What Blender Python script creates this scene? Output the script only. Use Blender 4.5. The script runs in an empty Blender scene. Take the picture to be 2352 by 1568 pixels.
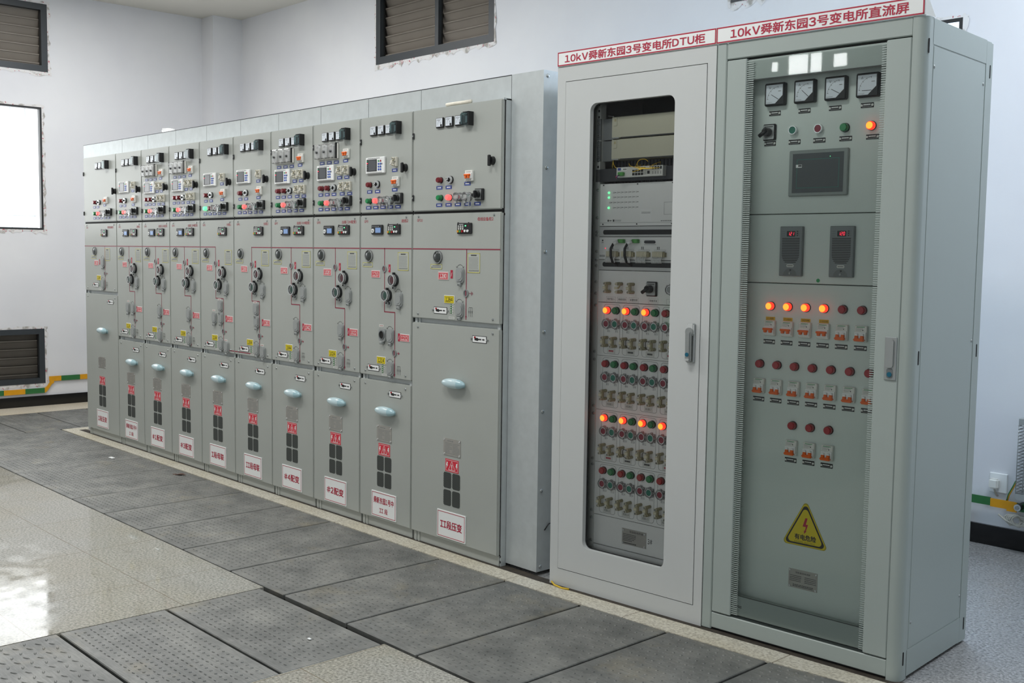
import bpy, bmesh, math, random
from mathutils import Matrix, Vector
random.seed(7)
S = bpy.context.scene
C = S.collection
PI = math.pi

# ------------------------------------------------------------------ camera, world, lights, exposure
cam = bpy.data.cameras.new('camera')
cam.sensor_width = 36.0
cam.lens = 2481.66 / 2352 * 36.0
cam.clip_start = 0.05
camo = bpy.data.objects.new('camera', cam); C.objects.link(camo)
_r = Vector((0.680267, 0.732840, 0.013507)); _u = Vector((-0.067976, 0.044729, 0.996684)); _f = Vector((-0.729806, 0.678929, -0.080243))
M = Matrix.Identity(4)
for i in range(3):
    M[i][0] = _r[i]; M[i][1] = _u[i]; M[i][2] = -_f[i]
M.translation = Vector((2.384523, -3.337995, 1.455455))
camo.matrix_world = M
S.camera = camo
S.view_settings.view_transform = 'Standard'
S.view_settings.look = 'None'
S.view_settings.gamma = 1.0
S.view_settings.use_curve_mapping = False
S.view_settings.exposure = 0.0

wd = bpy.data.worlds.new('sky'); S.world = wd; wd.use_nodes = True
bg = wd.node_tree.nodes['Background']
bg.inputs[0].default_value = (0.86, 0.93, 1.0, 1); bg.inputs[1].default_value = 1.6
S.cycles.transparent_max_bounces = 24

def area(name, loc, rot, sx, sy, power, col=(1, 1, 1)):
    l = bpy.data.lights.new(name, 'AREA'); l.shape = 'RECTANGLE'; l.size = sx; l.size_y = sy
    l.energy = power; l.color = col
    o = bpy.data.objects.new(name, l); C.objects.link(o); o.location = loc; o.rotation_euler = rot
    return o
YW = 2.2        # back wall
XL = -7.87      # left wall
XR = 4.6        # right wall
YF = -6.4       # front wall (behind the camera)
ZC = 3.77       # ceiling
# daylight in left and back openings, unseen high and right windows, added fill lights
area('daylight_left_window', (XL - 0.14, -0.9, 2.18), (0, -PI/2, 0), 1.1, 2.4, 29, (1.0, 0.985, 0.97))
area('daylight_back_window', (-0.93, YW + 0.14, 2.16), (-PI/2, 0, 0), 1.45, 1.08, 115, (0.54, 0.73, 1.0))
for x, w_, h_ in ((-2.83, 0.20, 0.18), (-2.645, 0.11, 0.18), (-2.40, 0.13, 0.12), (-3.08, 0.06, 0.09)):
    area('daylight_high_window', (x, YF + 0.02, 3.36), (PI/2, 0, 0), w_, h_, 95 * w_ * h_, (0.97, 1.0, 0.99))
for x in (0.6, 3.2):
    area('added_front_light', (x, YF + 0.02, 2.0), (PI/2, 0, 0), 1.8, 1.8, 14, (0.93, 0.98, 1.0))  # no opening in this wall; lights added to brighten the cabinet fronts
area('daylight_right_window', (XR - 0.02, 0.9, 2.0), (0, PI/2, 0), 1.3, 1.6, 9, (0.70, 0.84, 1.0))
for x in (-5.6, -2.9, -0.2):
    area('added_ceiling_light', (x, -1.75, ZC - 0.03), (0, 0, 0), 1.2, 0.6, 46, (1.0, 0.988, 0.965))  # unseen lights added so the cabinets are brighter towards the top
for x, p_ in ((-6.1, 36), (-4.2, 34)):
    area('added_ceiling_light', (x, 0.2, ZC - 0.03), (0, 0, 0), 1.2, 0.5, p_, (1.0, 0.985, 0.98))  # unseen lights added to lift the back and left walls
area('added_ceiling_light', (1.1, 0.85, ZC - 0.03), (0, 0, 0), 1.0, 0.5, 60, (0.80, 0.88, 1.0))  # cool light added to brighten and tint the back wall at the right

# ------------------------------------------------------------------ materials
def lin(h):
    if isinstance(h, str):
        h = h.lstrip('#'); c = [int(h[i:i+2], 16) / 255 for i in (0, 2, 4)]
        return tuple(((x + 0.055) / 1.055) ** 2.4 if x > 0.04045 else x / 12.92 for x in c)
    return tuple(h)
MATS = {}
def mat(name, col, rough=0.5, metal=0.0, spec=0.5, var=0.0, vscale=6.0, bump=0.0, bscale=60.0, emit=None, estr=0.0, coat=0.0):
    m = bpy.data.materials.new(name); m.use_nodes = True
    nt = m.node_tree; b = nt.nodes['Principled BSDF']
    c = lin(col)
    b.inputs['Base Color'].default_value = (*c, 1)
    b.inputs['Roughness'].default_value = rough
    b.inputs['Metallic'].default_value = metal
    b.inputs['Specular IOR Level'].default_value = spec
    b.inputs['Coat Weight'].default_value = coat
    if emit is not None:
        b.inputs['Emission Color'].default_value = (*lin(emit), 1); b.inputs['Emission Strength'].default_value = estr
    if var > 0 or bump > 0:
        tc = nt.nodes.new('ShaderNodeTexCoord')
    if var > 0:
        n = nt.nodes.new('ShaderNodeTexNoise'); n.inputs['Scale'].default_value = vscale; n.inputs['Detail'].default_value = 5
        nt.links.new(tc.outputs['Object'], n.inputs['Vector'])
        r = nt.nodes.new('ShaderNodeValToRGB')
        r.color_ramp.elements[0].position = 0.3; r.color_ramp.elements[1].position = 0.7
        r.color_ramp.elements[0].color = (*[max(0, x * (1 - var)) for x in c], 1)
        r.color_ramp.elements[1].color = (*[min(1, x * (1 + var)) for x in c], 1)
        nt.links.new(n.outputs['Fac'], r.inputs[0]); nt.links.new(r.outputs[0], b.inputs['Base Color'])
    if bump > 0:
        n2 = nt.nodes.new('ShaderNodeTexNoise'); n2.inputs['Scale'].default_value = bscale; n2.inputs['Detail'].default_value = 3
        nt.links.new(tc.outputs['Object'], n2.inputs['Vector'])
        bp = nt.nodes.new('ShaderNodeBump'); bp.inputs['Strength'].default_value = bump; bp.inputs['Distance'].default_value = 0.002
        nt.links.new(n2.outputs['Fac'], bp.inputs['Height']); nt.links.new(bp.outputs[0], b.inputs['Normal'])
    MATS[name] = m
    return m
def clear(name, tint, gloss=1.0, opacity=0.0, ocol=(0.5, 0.5, 0.5), rough=0.02):
    """thin see-through sheet: tinted transparency plus a mirror-like surface reflection"""
    m = bpy.data.materials.new(name); m.use_nodes = True; nt = m.node_tree
    for n in list(nt.nodes): nt.nodes.remove(n)
    out = nt.nodes.new('ShaderNodeOutputMaterial')
    tr = nt.nodes.new('ShaderNodeBsdfTransparent'); tr.inputs[0].default_value = (*tint, 1)
    gl = nt.nodes.new('ShaderNodeBsdfGlossy'); gl.inputs['Roughness'].default_value = rough; gl.inputs[0].default_value = (gloss, gloss, gloss, 1)
    fr = nt.nodes.new('ShaderNodeFresnel'); fr.inputs[0].default_value = 1.38
    mx = nt.nodes.new('ShaderNodeMixShader')
    nt.links.new(fr.outputs[0], mx.inputs[0])
    if opacity > 0:
        df = nt.nodes.new('ShaderNodeBsdfDiffuse'); df.inputs[0].default_value = (*ocol, 1)
        m2 = nt.nodes.new('ShaderNodeMixShader'); m2.inputs[0].default_value = opacity
        nt.links.new(tr.outputs[0], m2.inputs[1]); nt.links.new(df.outputs[0], m2.inputs[2])
        nt.links.new(m2.outputs[0], mx.inputs[1])
    else:
        nt.links.new(tr.outputs[0], mx.inputs[1])
    nt.links.new(gl.outputs[0], mx.inputs[2]); nt.links.new(mx.outputs[0], out.inputs[0])
    MATS[name] = m
    return m

mat('paint', '#aaaea9', 0.42, var=0.025, vscale=3, bump=0.02, bscale=220)
mat('paint_dtu', '#c8cbca', 0.36, var=0.015, vscale=2, bump=0.02, bscale=260)
mat('paint_dc', '#a6b0ac', 0.4, var=0.015, vscale=2, bump=0.015, bscale=260)
mat('panel_dc', '#d3ddd8', 0.45, var=0.01)
mat('panel_dtu', '#eceeec', 0.45, var=0.02)
mat('galvanised', '#c2c8c9', 0.5, metal=0.3, var=0.04, vscale=28, bump=0.05, bscale=40)
mat('rail_metal', '#cfd3d0', 0.4, metal=0.1)
mat('interior_shade', '#3a3e3d', 0.6)  # shade inside the cabinets, put into the colour
mat('black', '#17181a', 0.4)
mat('black_soft', '#222426', 0.55)
mat('charcoal', '#33363a', 0.5)
mat('gap_shade', '#0c0c0c', 0.8)  # near-black that paints the shade in gaps and holes
mat('white', '#eef0ef', 0.45)
mat('white_plastic', '#e6e6e0', 0.35)
mat('dial', '#dfe6ee', 0.35)
mat('chrome', '#dcdfe0', 0.25, metal=0.6)
mat('steel', '#a9adac', 0.35, metal=0.7)
mat('nameplate', '#b3b1ac', 0.38, metal=0.55, var=0.05, vscale=30)
mat('grey_plastic', '#999d9c', 0.45)
mat('grey_dark', '#6d7273', 0.5)
mat('module_grey', '#7d8485', 0.5)
mat('beige', '#d6d1b8', 0.4)
mat('beige_dark', '#a8a07f', 0.45)
mat('box_beige', '#b9b9a6', 0.55)
mat('red_line', '#8e2840', 0.5)
mat('red', '#d32b3f', 0.4)
mat('sign_red', '#b01c3c', 0.5)
mat('text_red', '#a8434d', 0.6)
mat('red_plate', '#cf2f3c', 0.4)
mat('yellow_plate', '#e3cf10', 0.4)
mat('yellow_label', '#d9b21c', 0.5)
mat('blue_label', '#4355a0', 0.45)
mat('blue_button', '#2f56b0', 0.4)
mat('orange', '#ec6a1c', 0.35)
mat('lamp_red', '#a3131f', 0.25, coat=0.3)
mat('lamp_green', '#0f7a42', 0.25, coat=0.3)
mat('lamp_green_bright', '#148a4c', 0.25, coat=0.3)
mat('button_red', '#8c3444', 0.4)
mat('button_green', '#2d7a68', 0.4)
mat('glow_red_core', (1, .3, .03), 0.4, emit=(1.0, 0.37, 0.035), estr=1.35)
mat('glow_red_rim', (.8, .05, .02), 0.4, emit=(1.0, 0.045, 0.02), estr=1.1)
mat('glow_pink', (1, .1, .1), 0.4, emit=(1.0, 0.11, 0.10), estr=1.2)
mat('glow_green', (.1, .9, .4), 0.4, emit=(0.16, 1.0, 0.36), estr=1.2)
mat('glow_digit', (1, .05, .1), 0.4, emit=(1.0, 0.03, 0.07), estr=1.4)
mat('screen_grey', '#55585c', 0.25)
mat('screen_blue', '#6f8dbb', 0.3, emit=(0.25, 0.38, 0.65), estr=0.25)
mat('hmi_bezel', '#8d9693', 0.4)
mat('hmi_screen', '#4e5557', 0.12)
mat('teal_line', '#2b7d70', 0.4)
mat('handle_blue', '#c6dde3', 0.22, coat=0.4)
mat('handle_blue_dark', '#a8c9d2', 0.25, coat=0.3)
mat('border_yellow', '#c9c455', 0.5)
mat('stripe_print', '#a3aeaa', 0.5)
mat('ink', '#4a4c4c', 0.6)
mat('ink_light', '#8b8e8c', 0.6)
mat('label_white', '#d8dad5', 0.5)
mat('green_dot', '#2b9a5a', 0.5)
mat('green_stripe', '#55805a', 0.45)
mat('teal_key', '#0f5f78', 0.3)
mat('terminal_green', '#58a452', 0.45)
mat('fibre_yellow', '#d8b428', 0.45)
mat('bar_yellow', '#d99a12', 0.4, var=0.06, vscale=20)
mat('bar_green', '#2f6e3a', 0.4, var=0.08, vscale=20)
mat('skirting', '#121111', 0.16, var=0.3, vscale=3)
mat('window_frame', '#33383c', 0.4)
mat('louvre', '#b0a79d', 0.5, var=0.05, vscale=4)
mat('louvre_edge', '#55504a', 0.5)
mat('cable_grey', '#b9b6ab', 0.5)
mat('paper', '#e8e2d2', 0.6, var=0.06, vscale=60)
mat('leaf', '#5a4136', 0.8)
mat('trench', '#0d0d0c', 0.9)
mat('channel', '#3a342c', 0.85, var=0.4, vscale=30)
mat('danger_yellow', '#dcc614', 0.45)
mat('danger_edge', '#a99b12', 0.5)
mat('danger_ink', '#6b6412', 0.5)
mat('ceiling_paint', '#d9d6cc', 0.8, var=0.015, vscale=2)
clear('smoked', (0.50, 0.62, 0.62), 1.0, 0.22, (0.16, 0.22, 0.23), 0.08)
clear('clear_plastic', (0.975, 0.98, 0.98), 0.6, 0.19, (0.97, 0.97, 0.97), 0.1)
clear('clear_cap', (0.97, 0.97, 0.97), 0.3, 0.05, (0.85, 0.85, 0.85), 0.15)
clear('guard_plastic', (0.97, 0.97, 0.97), 0.35, 0.34, (0.97, 0.97, 0.97), 0.15)
mat('lamp_dark_red', '#74161f', 0.25, coat=0.3)
mat('connector_white', '#d8d5c8', 0.4)
mat('label_grey', '#b3b7b1', 0.5)
mat('dark_glass', '#3b403f', 0.22)
clear('clear_lens', (0.8, 0.8, 0.8), 1.0, 0.12, (0.6, 0.6, 0.6), 0.05)
clear('glass_dtu', (0.97, 0.98, 0.975), 0.7)
clear('glass_dc', (0.94, 0.97, 0.955), 0.9)
clear('dusty_glass', (0.85, 0.85, 0.84), 0.12, rough=0.25)
clear('window_glass', (0.95, 0.97, 0.97), 1.0)
clear('film', (0.9, 0.9, 0.9), 1.0, 0.3, (0.8, 0.8, 0.8), 0.15)

def wall_material():
    m = mat('wall_plaster', '#dfe0e3', 0.75)
    nt = m.node_tree; b = nt.nodes['Principled BSDF']
    tc = nt.nodes.new('ShaderNodeTexCoord')
    n = nt.nodes.new('ShaderNodeTexNoise'); n.inputs['Scale'].default_value = 1.3; n.inputs['Detail'].default_value = 6
    nt.links.new(tc.outputs['Object'], n.inputs['Vector'])
    r = nt.nodes.new('ShaderNodeValToRGB'); r.color_ramp.elements[0].position = .35; r.color_ramp.elements[1].position = .65
    r.color_ramp.elements[0].color = (*lin('#dbdce0'), 1); r.color_ramp.elements[1].color = (*lin('#e2e3e5'), 1)
    nt.links.new(n.outputs['Fac'], r.inputs[0]); nt.links.new(r.outputs[0], b.inputs['Base Color'])
    n2 = nt.nodes.new('ShaderNodeTexNoise'); n2.inputs['Scale'].default_value = 45
    nt.links.new(tc.outputs['Object'], n2.inputs['Vector'])
    bp = nt.nodes.new('ShaderNodeBump'); bp.inputs['Strength'].default_value = .08; bp.inputs['Distance'].default_value = .003
    nt.links.new(n2.outputs['Fac'], bp.inputs['Height']); nt.links.new(bp.outputs[0], b.inputs['Normal'])
wall_material()

def granite(name, base, dark, light, rough, ox, oy, px, py, joints=True, stain=True):
    m = bpy.data.materials.new(name); m.use_nodes = True; nt = m.node_tree; b = nt.nodes['Principled BSDF']
    N = nt.nodes.new; L = nt.links.new
    tc = N('ShaderNodeTexCoord')
    n = N('ShaderNodeTexNoise'); n.inputs['Scale'].default_value = 95; n.inputs['Detail'].default_value = 4; n.inputs['Roughness'].default_value = .65
    L(tc.outputs['Object'], n.inputs['Vector'])
    r = N('ShaderNodeValToRGB'); e = r.color_ramp.elements
    e[0].position = .36; e[0].color = (*lin(dark), 1); e[1].position = .66; e[1].color = (*lin(light), 1)
    k = r.color_ramp.elements.new(.5); k.color = (*lin(base), 1)
    L(n.outputs['Fac'], r.inputs[0])
    col = r.outputs[0]
    if stain:
        n3 = N('ShaderNodeTexNoise'); n3.inputs['Scale'].default_value = 1.6; n3.inputs['Detail'].default_value = 6
        L(tc.outputs['Object'], n3.inputs['Vector'])
        r3 = N('ShaderNodeValToRGB'); r3.color_ramp.elements[0].position = .42; r3.color_ramp.elements[1].position = .62
        L(n3.outputs['Fac'], r3.inputs[0])
        mx = N('ShaderNodeMix'); mx.data_type = 'RGBA'; mx.blend_type = 'MULTIPLY'; mx.inputs[0].default_value = 1
        mc = N('ShaderNodeMix'); mc.data_type = 'RGBA'
        mc.inputs['A'].default_value = (1, 1, 1, 1); mc.inputs['B'].default_value = (0.97, 0.94, 0.87, 1)
        L(r3.outputs[0], mc.inputs['Factor'])
        L(col, mx.inputs['A']); L(mc.outputs['Result'], mx.inputs['B']); col = mx.outputs['Result']
    if joints:
        sp = N('ShaderNodeSeparateXYZ'); L(tc.outputs['Object'], sp.inputs[0])
        masks = []
        for ax, o, pd in (('X', ox, px), ('Y', oy, py)):
            a = N('ShaderNodeMath'); a.operation = 'SUBTRACT'; L(sp.outputs[ax], a.inputs[0]); a.inputs[1].default_value = o
            p = N('ShaderNodeMath'); p.operation = 'PINGPONG'; L(a.outputs[0], p.inputs[0]); p.inputs[1].default_value = pd / 2
            lt = N('ShaderNodeMath'); lt.operation = 'LESS_THAN'; L(p.outputs[0], lt.inputs[0]); lt.inputs[1].default_value = .0018
            masks.append(lt)
        mm = N('ShaderNodeMath'); mm.operation = 'MAXIMUM'; L(masks[0].outputs[0], mm.inputs[0]); L(masks[1].outputs[0], mm.inputs[1])
        mj = N('ShaderNodeMix'); mj.data_type = 'RGBA'; L(mm.outputs[0], mj.inputs['Factor']); L(col, mj.inputs['A'])
        mj.inputs['B'].default_value = (*lin('#776d5c'), 1); col = mj.outputs['Result']
    L(col, b.inputs['Base Color'])
    n4 = N('ShaderNodeTexNoise'); n4.inputs['Scale'].default_value = 9; n4.inputs['Detail'].default_value = 6
    L(tc.outputs['Object'], n4.inputs['Vector'])
    mr = N('ShaderNodeMapRange'); mr.inputs['From Min'].default_value = .4; mr.inputs['From Max'].default_value = .65
    mr.inputs['To Min'].default_value = rough; mr.inputs['To Max'].default_value = rough + .16; b.inputs['Specular IOR Level'].default_value = .24
    L(n4.outputs['Fac'], mr.inputs[0]); L(mr.outputs[0], b.inputs['Roughness'])
    MATS[name] = m
granite('granite', '#9b9a93', '#777670', '#b5b3aa', 0.03, -2.1, -1.36, 0.65, 0.6)
granite('granite_grey', '#8f8e8c', '#646463', '#acaba9', 0.20, 0, 0, 0.65, 0.6, joints=False, stain=False)
granite('granite_strip', '#c4c0b2', '#a5a094', '#d6d3c7', 0.45, -1.1, 5.0, 0.68, 30)
granite('beige_tile', '#cbc3b2', '#b9b09f', '#d8d0c0', 0.4, 0, 0, 0.6, 0.6, joints=False)

def plate_material():
    m = bpy.data.materials.new('tread_steel'); m.use_nodes = True; nt = m.node_tree; b = nt.nodes['Principled BSDF']
    N = nt.nodes.new; L = nt.links.new
    tc = N('ShaderNodeTexCoord'); oi = N('ShaderNodeObjectInfo')
    va = N('ShaderNodeVectorMath'); va.operation = 'ADD'; L(tc.outputs['Object'], va.inputs[0])
    sc = N('ShaderNodeVectorMath'); sc.operation = 'SCALE'; sc.inputs[3].default_value = 37.0
    cv = N('ShaderNodeCombineXYZ'); L(oi.outputs['Random'], cv.inputs[0]); L(oi.outputs['Random'], cv.inputs[1])
    L(cv.outputs[0], sc.inputs[0]); L(sc.outputs[0], va.inputs[1])
    n = N('ShaderNodeTexNoise'); n.inputs['Scale'].default_value = 5; n.inputs['Detail'].default_value = 7; n.inputs['Roughness'].default_value = .65
    L(va.outputs[0], n.inputs['Vector'])
    r = N('ShaderNodeValToRGB'); e = r.color_ramp.elements
    e[0].position = .28; e[0].color = (*lin('#585a58'), 1); e[1].position = .72; e[1].color = (*lin('#8b8b86'), 1)
    k = e.new(.5); k.color = (*lin('#737471'), 1)
    L(n.outputs['Fac'], r.inputs[0])
    n2 = N('ShaderNodeTexNoise'); n2.inputs['Scale'].default_value = 2.6; n2.inputs['Detail'].default_value = 8; n2.inputs['Roughness'].default_value = .7
    L(va.outputs[0], n2.inputs['Vector'])
    r2 = N('ShaderNodeValToRGB'); r2.color_ramp.elements[0].position = .55; r2.color_ramp.elements[1].position = .75
    L(n2.outputs['Fac'], r2.inputs[0])
    ms = N('ShaderNodeMath'); ms.operation = 'MULTIPLY'; ms.inputs[1].default_value = .55; L(r2.outputs[0], ms.inputs[0])
    mx = N('ShaderNodeMix'); mx.data_type = 'RGBA'; L(ms.outputs[0], mx.inputs['Factor']); L(r.outputs[0], mx.inputs['A'])
    mx.inputs['B'].default_value = (*lin('#9a9076'), 1)
    # fine brushed scratches
    mp = N('ShaderNodeMapping'); mp.inputs['Scale'].default_value = (14, 160, 1); L(va.outputs[0], mp.inputs[0])
    n3 = N('ShaderNodeTexNoise'); n3.inputs['Scale'].default_value = 1; n3.inputs['Detail'].default_value = 3; L(mp.outputs[0], n3.inputs['Vector'])
    r3 = N('ShaderNodeValToRGB'); r3.color_ramp.elements[0].position = .35; r3.color_ramp.elements[0].color = (.82, .82, .82, 1)
    r3.color_ramp.elements[1].position = .65; r3.color_ramp.elements[1].color = (1.1, 1.1, 1.1, 1); L(n3.outputs['Fac'], r3.inputs[0])
    m2 = N('ShaderNodeMix'); m2.data_type = 'RGBA'; m2.blend_type = 'MULTIPLY'; m2.inputs[0].default_value = 1
    L(mx.outputs['Result'], m2.inputs['A']); L(r3.outputs[0], m2.inputs['B'])
    L(m2.outputs['Result'], b.inputs['Base Color'])
    b.inputs['Roughness'].default_value = .48; b.inputs['Metallic'].default_value = .15
    bp = N('ShaderNodeBump'); bp.inputs['Strength'].default_value = .25; bp.inputs['Distance'].default_value = .002
    L(n.outputs['Fac'], bp.inputs['Height']); L(bp.outputs[0], b.inputs['Normal'])
    MATS['tread_steel'] = m
plate_material()

def film_material():
    """torn protective film and raw plaster round the window frames: white, grey and red print"""
    m = bpy.data.materials.new('torn_film'); m.use_nodes = True; nt = m.node_tree; b = nt.nodes['Principled BSDF']
    N = nt.nodes.new; L = nt.links.new
    tc = N('ShaderNodeTexCoord')
    n = N('ShaderNodeTexNoise'); n.inputs['Scale'].default_value = 17; n.inputs['Detail'].default_value = 5; L(tc.outputs['Object'], n.inputs['Vector'])
    r = N('ShaderNodeValToRGB'); r.color_ramp.interpolation = 'LINEAR'; e = r.color_ramp.elements
    e[0].position = .36; e[0].color = (*lin('#a5a19b'), 1); e[1].position = .5; e[1].color = (*lin('#dddcdb'), 1)
    L(n.outputs['Fac'], r.inputs[0])
    n2 = N('ShaderNodeTexNoise'); n2.inputs['Scale'].default_value = 48; n2.inputs['Detail'].default_value = 2; L(tc.outputs['Object'], n2.inputs['Vector'])
    g = N('ShaderNodeMath'); g.operation = 'GREATER_THAN'; g.inputs[1].default_value = .655; L(n2.outputs['Fac'], g.inputs[0])
    mx = N('ShaderNodeMix'); mx.data_type = 'RGBA'; L(g.outputs[0], mx.inputs['Factor']); L(r.outputs[0], mx.inputs['A']); mx.inputs['B'].default_value = (*lin('#b56a74'), 1)
    L(mx.outputs['Result'], b.inputs['Base Color']); b.inputs['Roughness'].default_value = .6
    MATS['torn_film'] = m
film_material()

def mesh_material():
    m = mat('vent_mesh', '#2e312f', 0.6)
    nt = m.node_tree; b = nt.nodes['Principled BSDF']; N = nt.nodes.new; L = nt.links.new
    tc = N('ShaderNodeTexCoord')
    w = N('ShaderNodeTexWave'); w.inputs['Scale'].default_value = 55; w.bands_direction = 'DIAGONAL'; L(tc.outputs['Object'], w.inputs['Vector'])
    r = N('ShaderNodeValToRGB'); r.color_ramp.elements[0].position = .4; r.color_ramp.elements[0].color = (*lin('#232624'), 1)
    r.color_ramp.elements[1].position = .9; r.color_ramp.elements[1].color = (*lin('#555a57'), 1)
    L(w.outputs['Fac'], r.inputs[0]); L(r.outputs[0], b.inputs['Base Color'])
mesh_material()

# ------------------------------------------------------------------ mesh builder
TXT = {}
def glyph(ch):
    if ch not in TXT:
        cu = bpy.data.curves.new('lettering', 'FONT'); cu.body = ch; cu.size = 1.0; cu.resolution_u = 3
        o = bpy.data.objects.new('lettering', cu); C.objects.link(o)
        dg = bpy.context.evaluated_depsgraph_get(); dg.update()
        me = bpy.data.meshes.new_from_object(o.evaluated_get(dg))
        TXT[ch] = ([(p.co.x, p.co.y) for p in me.vertices], [tuple(q.vertices) for q in me.polygons])
        bpy.data.objects.remove(o); bpy.data.curves.remove(cu); bpy.data.meshes.remove(me)
    return TXT[ch]
def text_mesh(s, bold):
    """one line of lettering; latin letters and digits come from the same sans face as the Chinese"""
    V = []; F = []; x = 0.0
    for ch in s:
        if ch == ' ': x += .30; continue
        latin = '!' < ch < '\x7f'
        v, f = glyph(chr(ord(ch) + 0xFEE0) if latin else ch)
        if not v: continue
        if latin:
            lo = min(p[0] for p in v); w = max(p[0] for p in v) - lo
            pad = max(0.0, .40 - w) / 2 if ch.isdigit() else 0.0
            off = x + .05 + pad - lo; adv = w + .12 + 2 * pad
        else: off = x; adv = 1.0
        b = len(V); V += [(p[0] + off, p[1]) for p in v]; F += [tuple(b + k for k in q) for q in f]; x += adv
    return V, F

class MB:
    def __init__(s): s.v = []; s.f = []; s.mi = []; s.sm = []; s.sl = []
    def slot(s, m):
        if m not in s.sl: s.sl.append(m)
        return s.sl.index(m)
    def add(s, V, F, m, smooth=False):
        b = len(s.v); s.v += [tuple(x) for x in V]; k = s.slot(m)
        for f in F:
            s.f.append(tuple(b + i for i in f)); s.mi.append(k); s.sm.append(smooth)
        return s
    def box(s, x0, x1, y0, y1, z0, z1, m):
        V = [(x, y, z) for x in (x0, x1) for y in (y0, y1) for z in (z0, z1)]
        F = [(0, 1, 3, 2), (4, 6, 7, 5), (0, 4, 5, 1), (2, 3, 7, 6), (0, 2, 6, 4), (1, 5, 7, 3)]
        return s.add(V, F, m)
    def bbox(s, x0, x1, y0, y1, z0, z1, b, m, seg=1):
        bm = bmesh.new(); bmesh.ops.create_cube(bm, size=1)
        for v in bm.verts:
            v.co = ((x0 + x1) / 2 + v.co.x * (x1 - x0), (y0 + y1) / 2 + v.co.y * (y1 - y0), (z0 + z1) / 2 + v.co.z * (z1 - z0))
        bmesh.ops.bevel(bm, geom=list(bm.edges), offset=b, segments=seg, affect='EDGES')
        bm.verts.index_update()
        s.add([tuple(v.co) for v in bm.verts], [tuple(v.index for v in f.verts) for f in bm.faces], m, False)
        bm.free(); return s
    def prism(s, P, y0, y1, m):
        """P: outline in x,z (anticlockwise seen from the front), y0 front, y1 back"""
        n = len(P)
        V = [(x, y0, z) for x, z in P] + [(x, y1, z) for x, z in P]
        F = [tuple(range(n)), tuple(range(2 * n - 1, n - 1, -1))] + [(i, n + i, n + (i + 1) % n, (i + 1) % n) for i in range(n)]
        return s.add(V, F, m)
    def poly(s, P, y, m):
        return s.add([(x, y, z) for x, z in P], [tuple(range(len(P)))], m)
    @staticmethod
    def rrp(cx, cz, w, h, r, n=5):
        P = []
        for qx, qz, a0 in ((1, 1, 0), (-1, 1, 90), (-1, -1, 180), (1, -1, 270)):
            for k in range(n + 1):
                a = math.radians(a0 + 90 * k / n)
                P.append((cx + qx * (w / 2 - r) + r * math.cos(a), cz + qz * (h / 2 - r) + r * math.sin(a)))
        return P
    def rr(s, cx, cz, w, h, r, y0, y1, m, n=5): return s.prism(s.rrp(cx, cz, w, h, r, n), y0, y1, m)
    def hole(s, x0, x1, z0, z1, P, y0, y1, m):
        """rectangular sheet with an opening P (rounded rectangle from rrp)"""
        n = len(P); q = n // 4
        cor = [(x1, z1), (x0, z1), (x0, z0), (x1, z0)]
        for y, flip in ((y0, False), (y1, True)):
            V = [(x, y, z) for x, z in P] + [(x, y, z) for x, z in cor]
            F = []
            for c in range(4):
                for k in range(q - 1): F.append((c * q + k, c * q + k + 1, n + c))
                a = c * q + q - 1; b = (c + 1) % 4 * q
                F.append((a, b, n + (c + 1) % 4, n + c))
            if not flip: F = [tuple(reversed(f)) for f in F]
            s.add(V, F, m)
        V = [(x, y0, z) for x, z in P] + [(x, y1, z) for x, z in P]
        s.add(V, [(i, (i + 1) % n, n + (i + 1) % n, n + i) for i in range(n)], m)
        V = [(x, y0, z) for x, z in cor] + [(x, y1, z) for x, z in cor]
        s.add(V, [(i, 4 + i, 4 + (i + 1) % 4, (i + 1) % 4) for i in range(4)], m)
        return s
    def cyl(s, cx, cz, y0, y1, r, m, n=18, r0=None, capm=None, sx=1.0):
        """axis along y; y0 front with radius r0 (default r)"""
        if r0 is None: r0 = r
        A = [2 * PI * k / n for k in range(n)]
        V = [(cx + sx * r0 * math.cos(a), y0, cz + r0 * math.sin(a)) for a in A] + [(cx + sx * r * math.cos(a), y1, cz + r * math.sin(a)) for a in A]
        s.add(V, [(i, n + i, n + (i + 1) % n, (i + 1) % n) for i in range(n)], m, True)
        s.add(V[:n], [tuple(range(n))], capm or m); s.add(V[n:], [tuple(range(n - 1, -1, -1))], m)
        return s
    def ring(s, cx, cz, r0, r1, y0, y1, m, n=24, sx=1.0):
        A = [2 * PI * k / n for k in range(n)]
        def c(r, y): return [(cx + sx * r * math.cos(a), y, cz + r * math.sin(a)) for a in A]
        V = c(r0, y0) + c(r1, y0) + c(r1, y1) + c(r0, y1)
        F = []
        for b0, b1 in ((0, 1), (1, 2), (2, 3), (3, 0)):
            F += [(b0 * n + i, b1 * n + i, b1 * n + (i + 1) % n, b0 * n + (i + 1) % n) for i in range(n)]
        return s.add(V, F, m)
    def rod(s, p0, p1, r, m, n=10, r2=None): return s.tube([p0, p1], r, m, n)
    def tube(s, P, r, m, n=8):
        P = [Vector(p) for p in P]; V = []; k = len(P)
        up = None
        for i, p in enumerate(P):
            d = (P[min(i + 1, k - 1)] - P[max(i - 1, 0)]).normalized()
            if up is None or abs(up.dot(d)) > .95: up = Vector((0, 0, 1)) if abs(d.z) < .9 else Vector((1, 0, 0))
            a = d.cross(up).normalized(); b = a.cross(d).normalized(); up = b
            V += [tuple(p + r * (a * math.cos(2 * PI * j / n) + b * math.sin(2 * PI * j / n))) for j in range(n)]
        F = [(i * n + j, i * n + (j + 1) % n, (i + 1) * n + (j + 1) % n, (i + 1) * n + j) for i in range(k - 1) for j in range(n)]
        F += [tuple(range(n - 1, -1, -1)), tuple((k - 1) * n + j for j in range(n))]
        return s.add(V, F, m, True)
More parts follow.
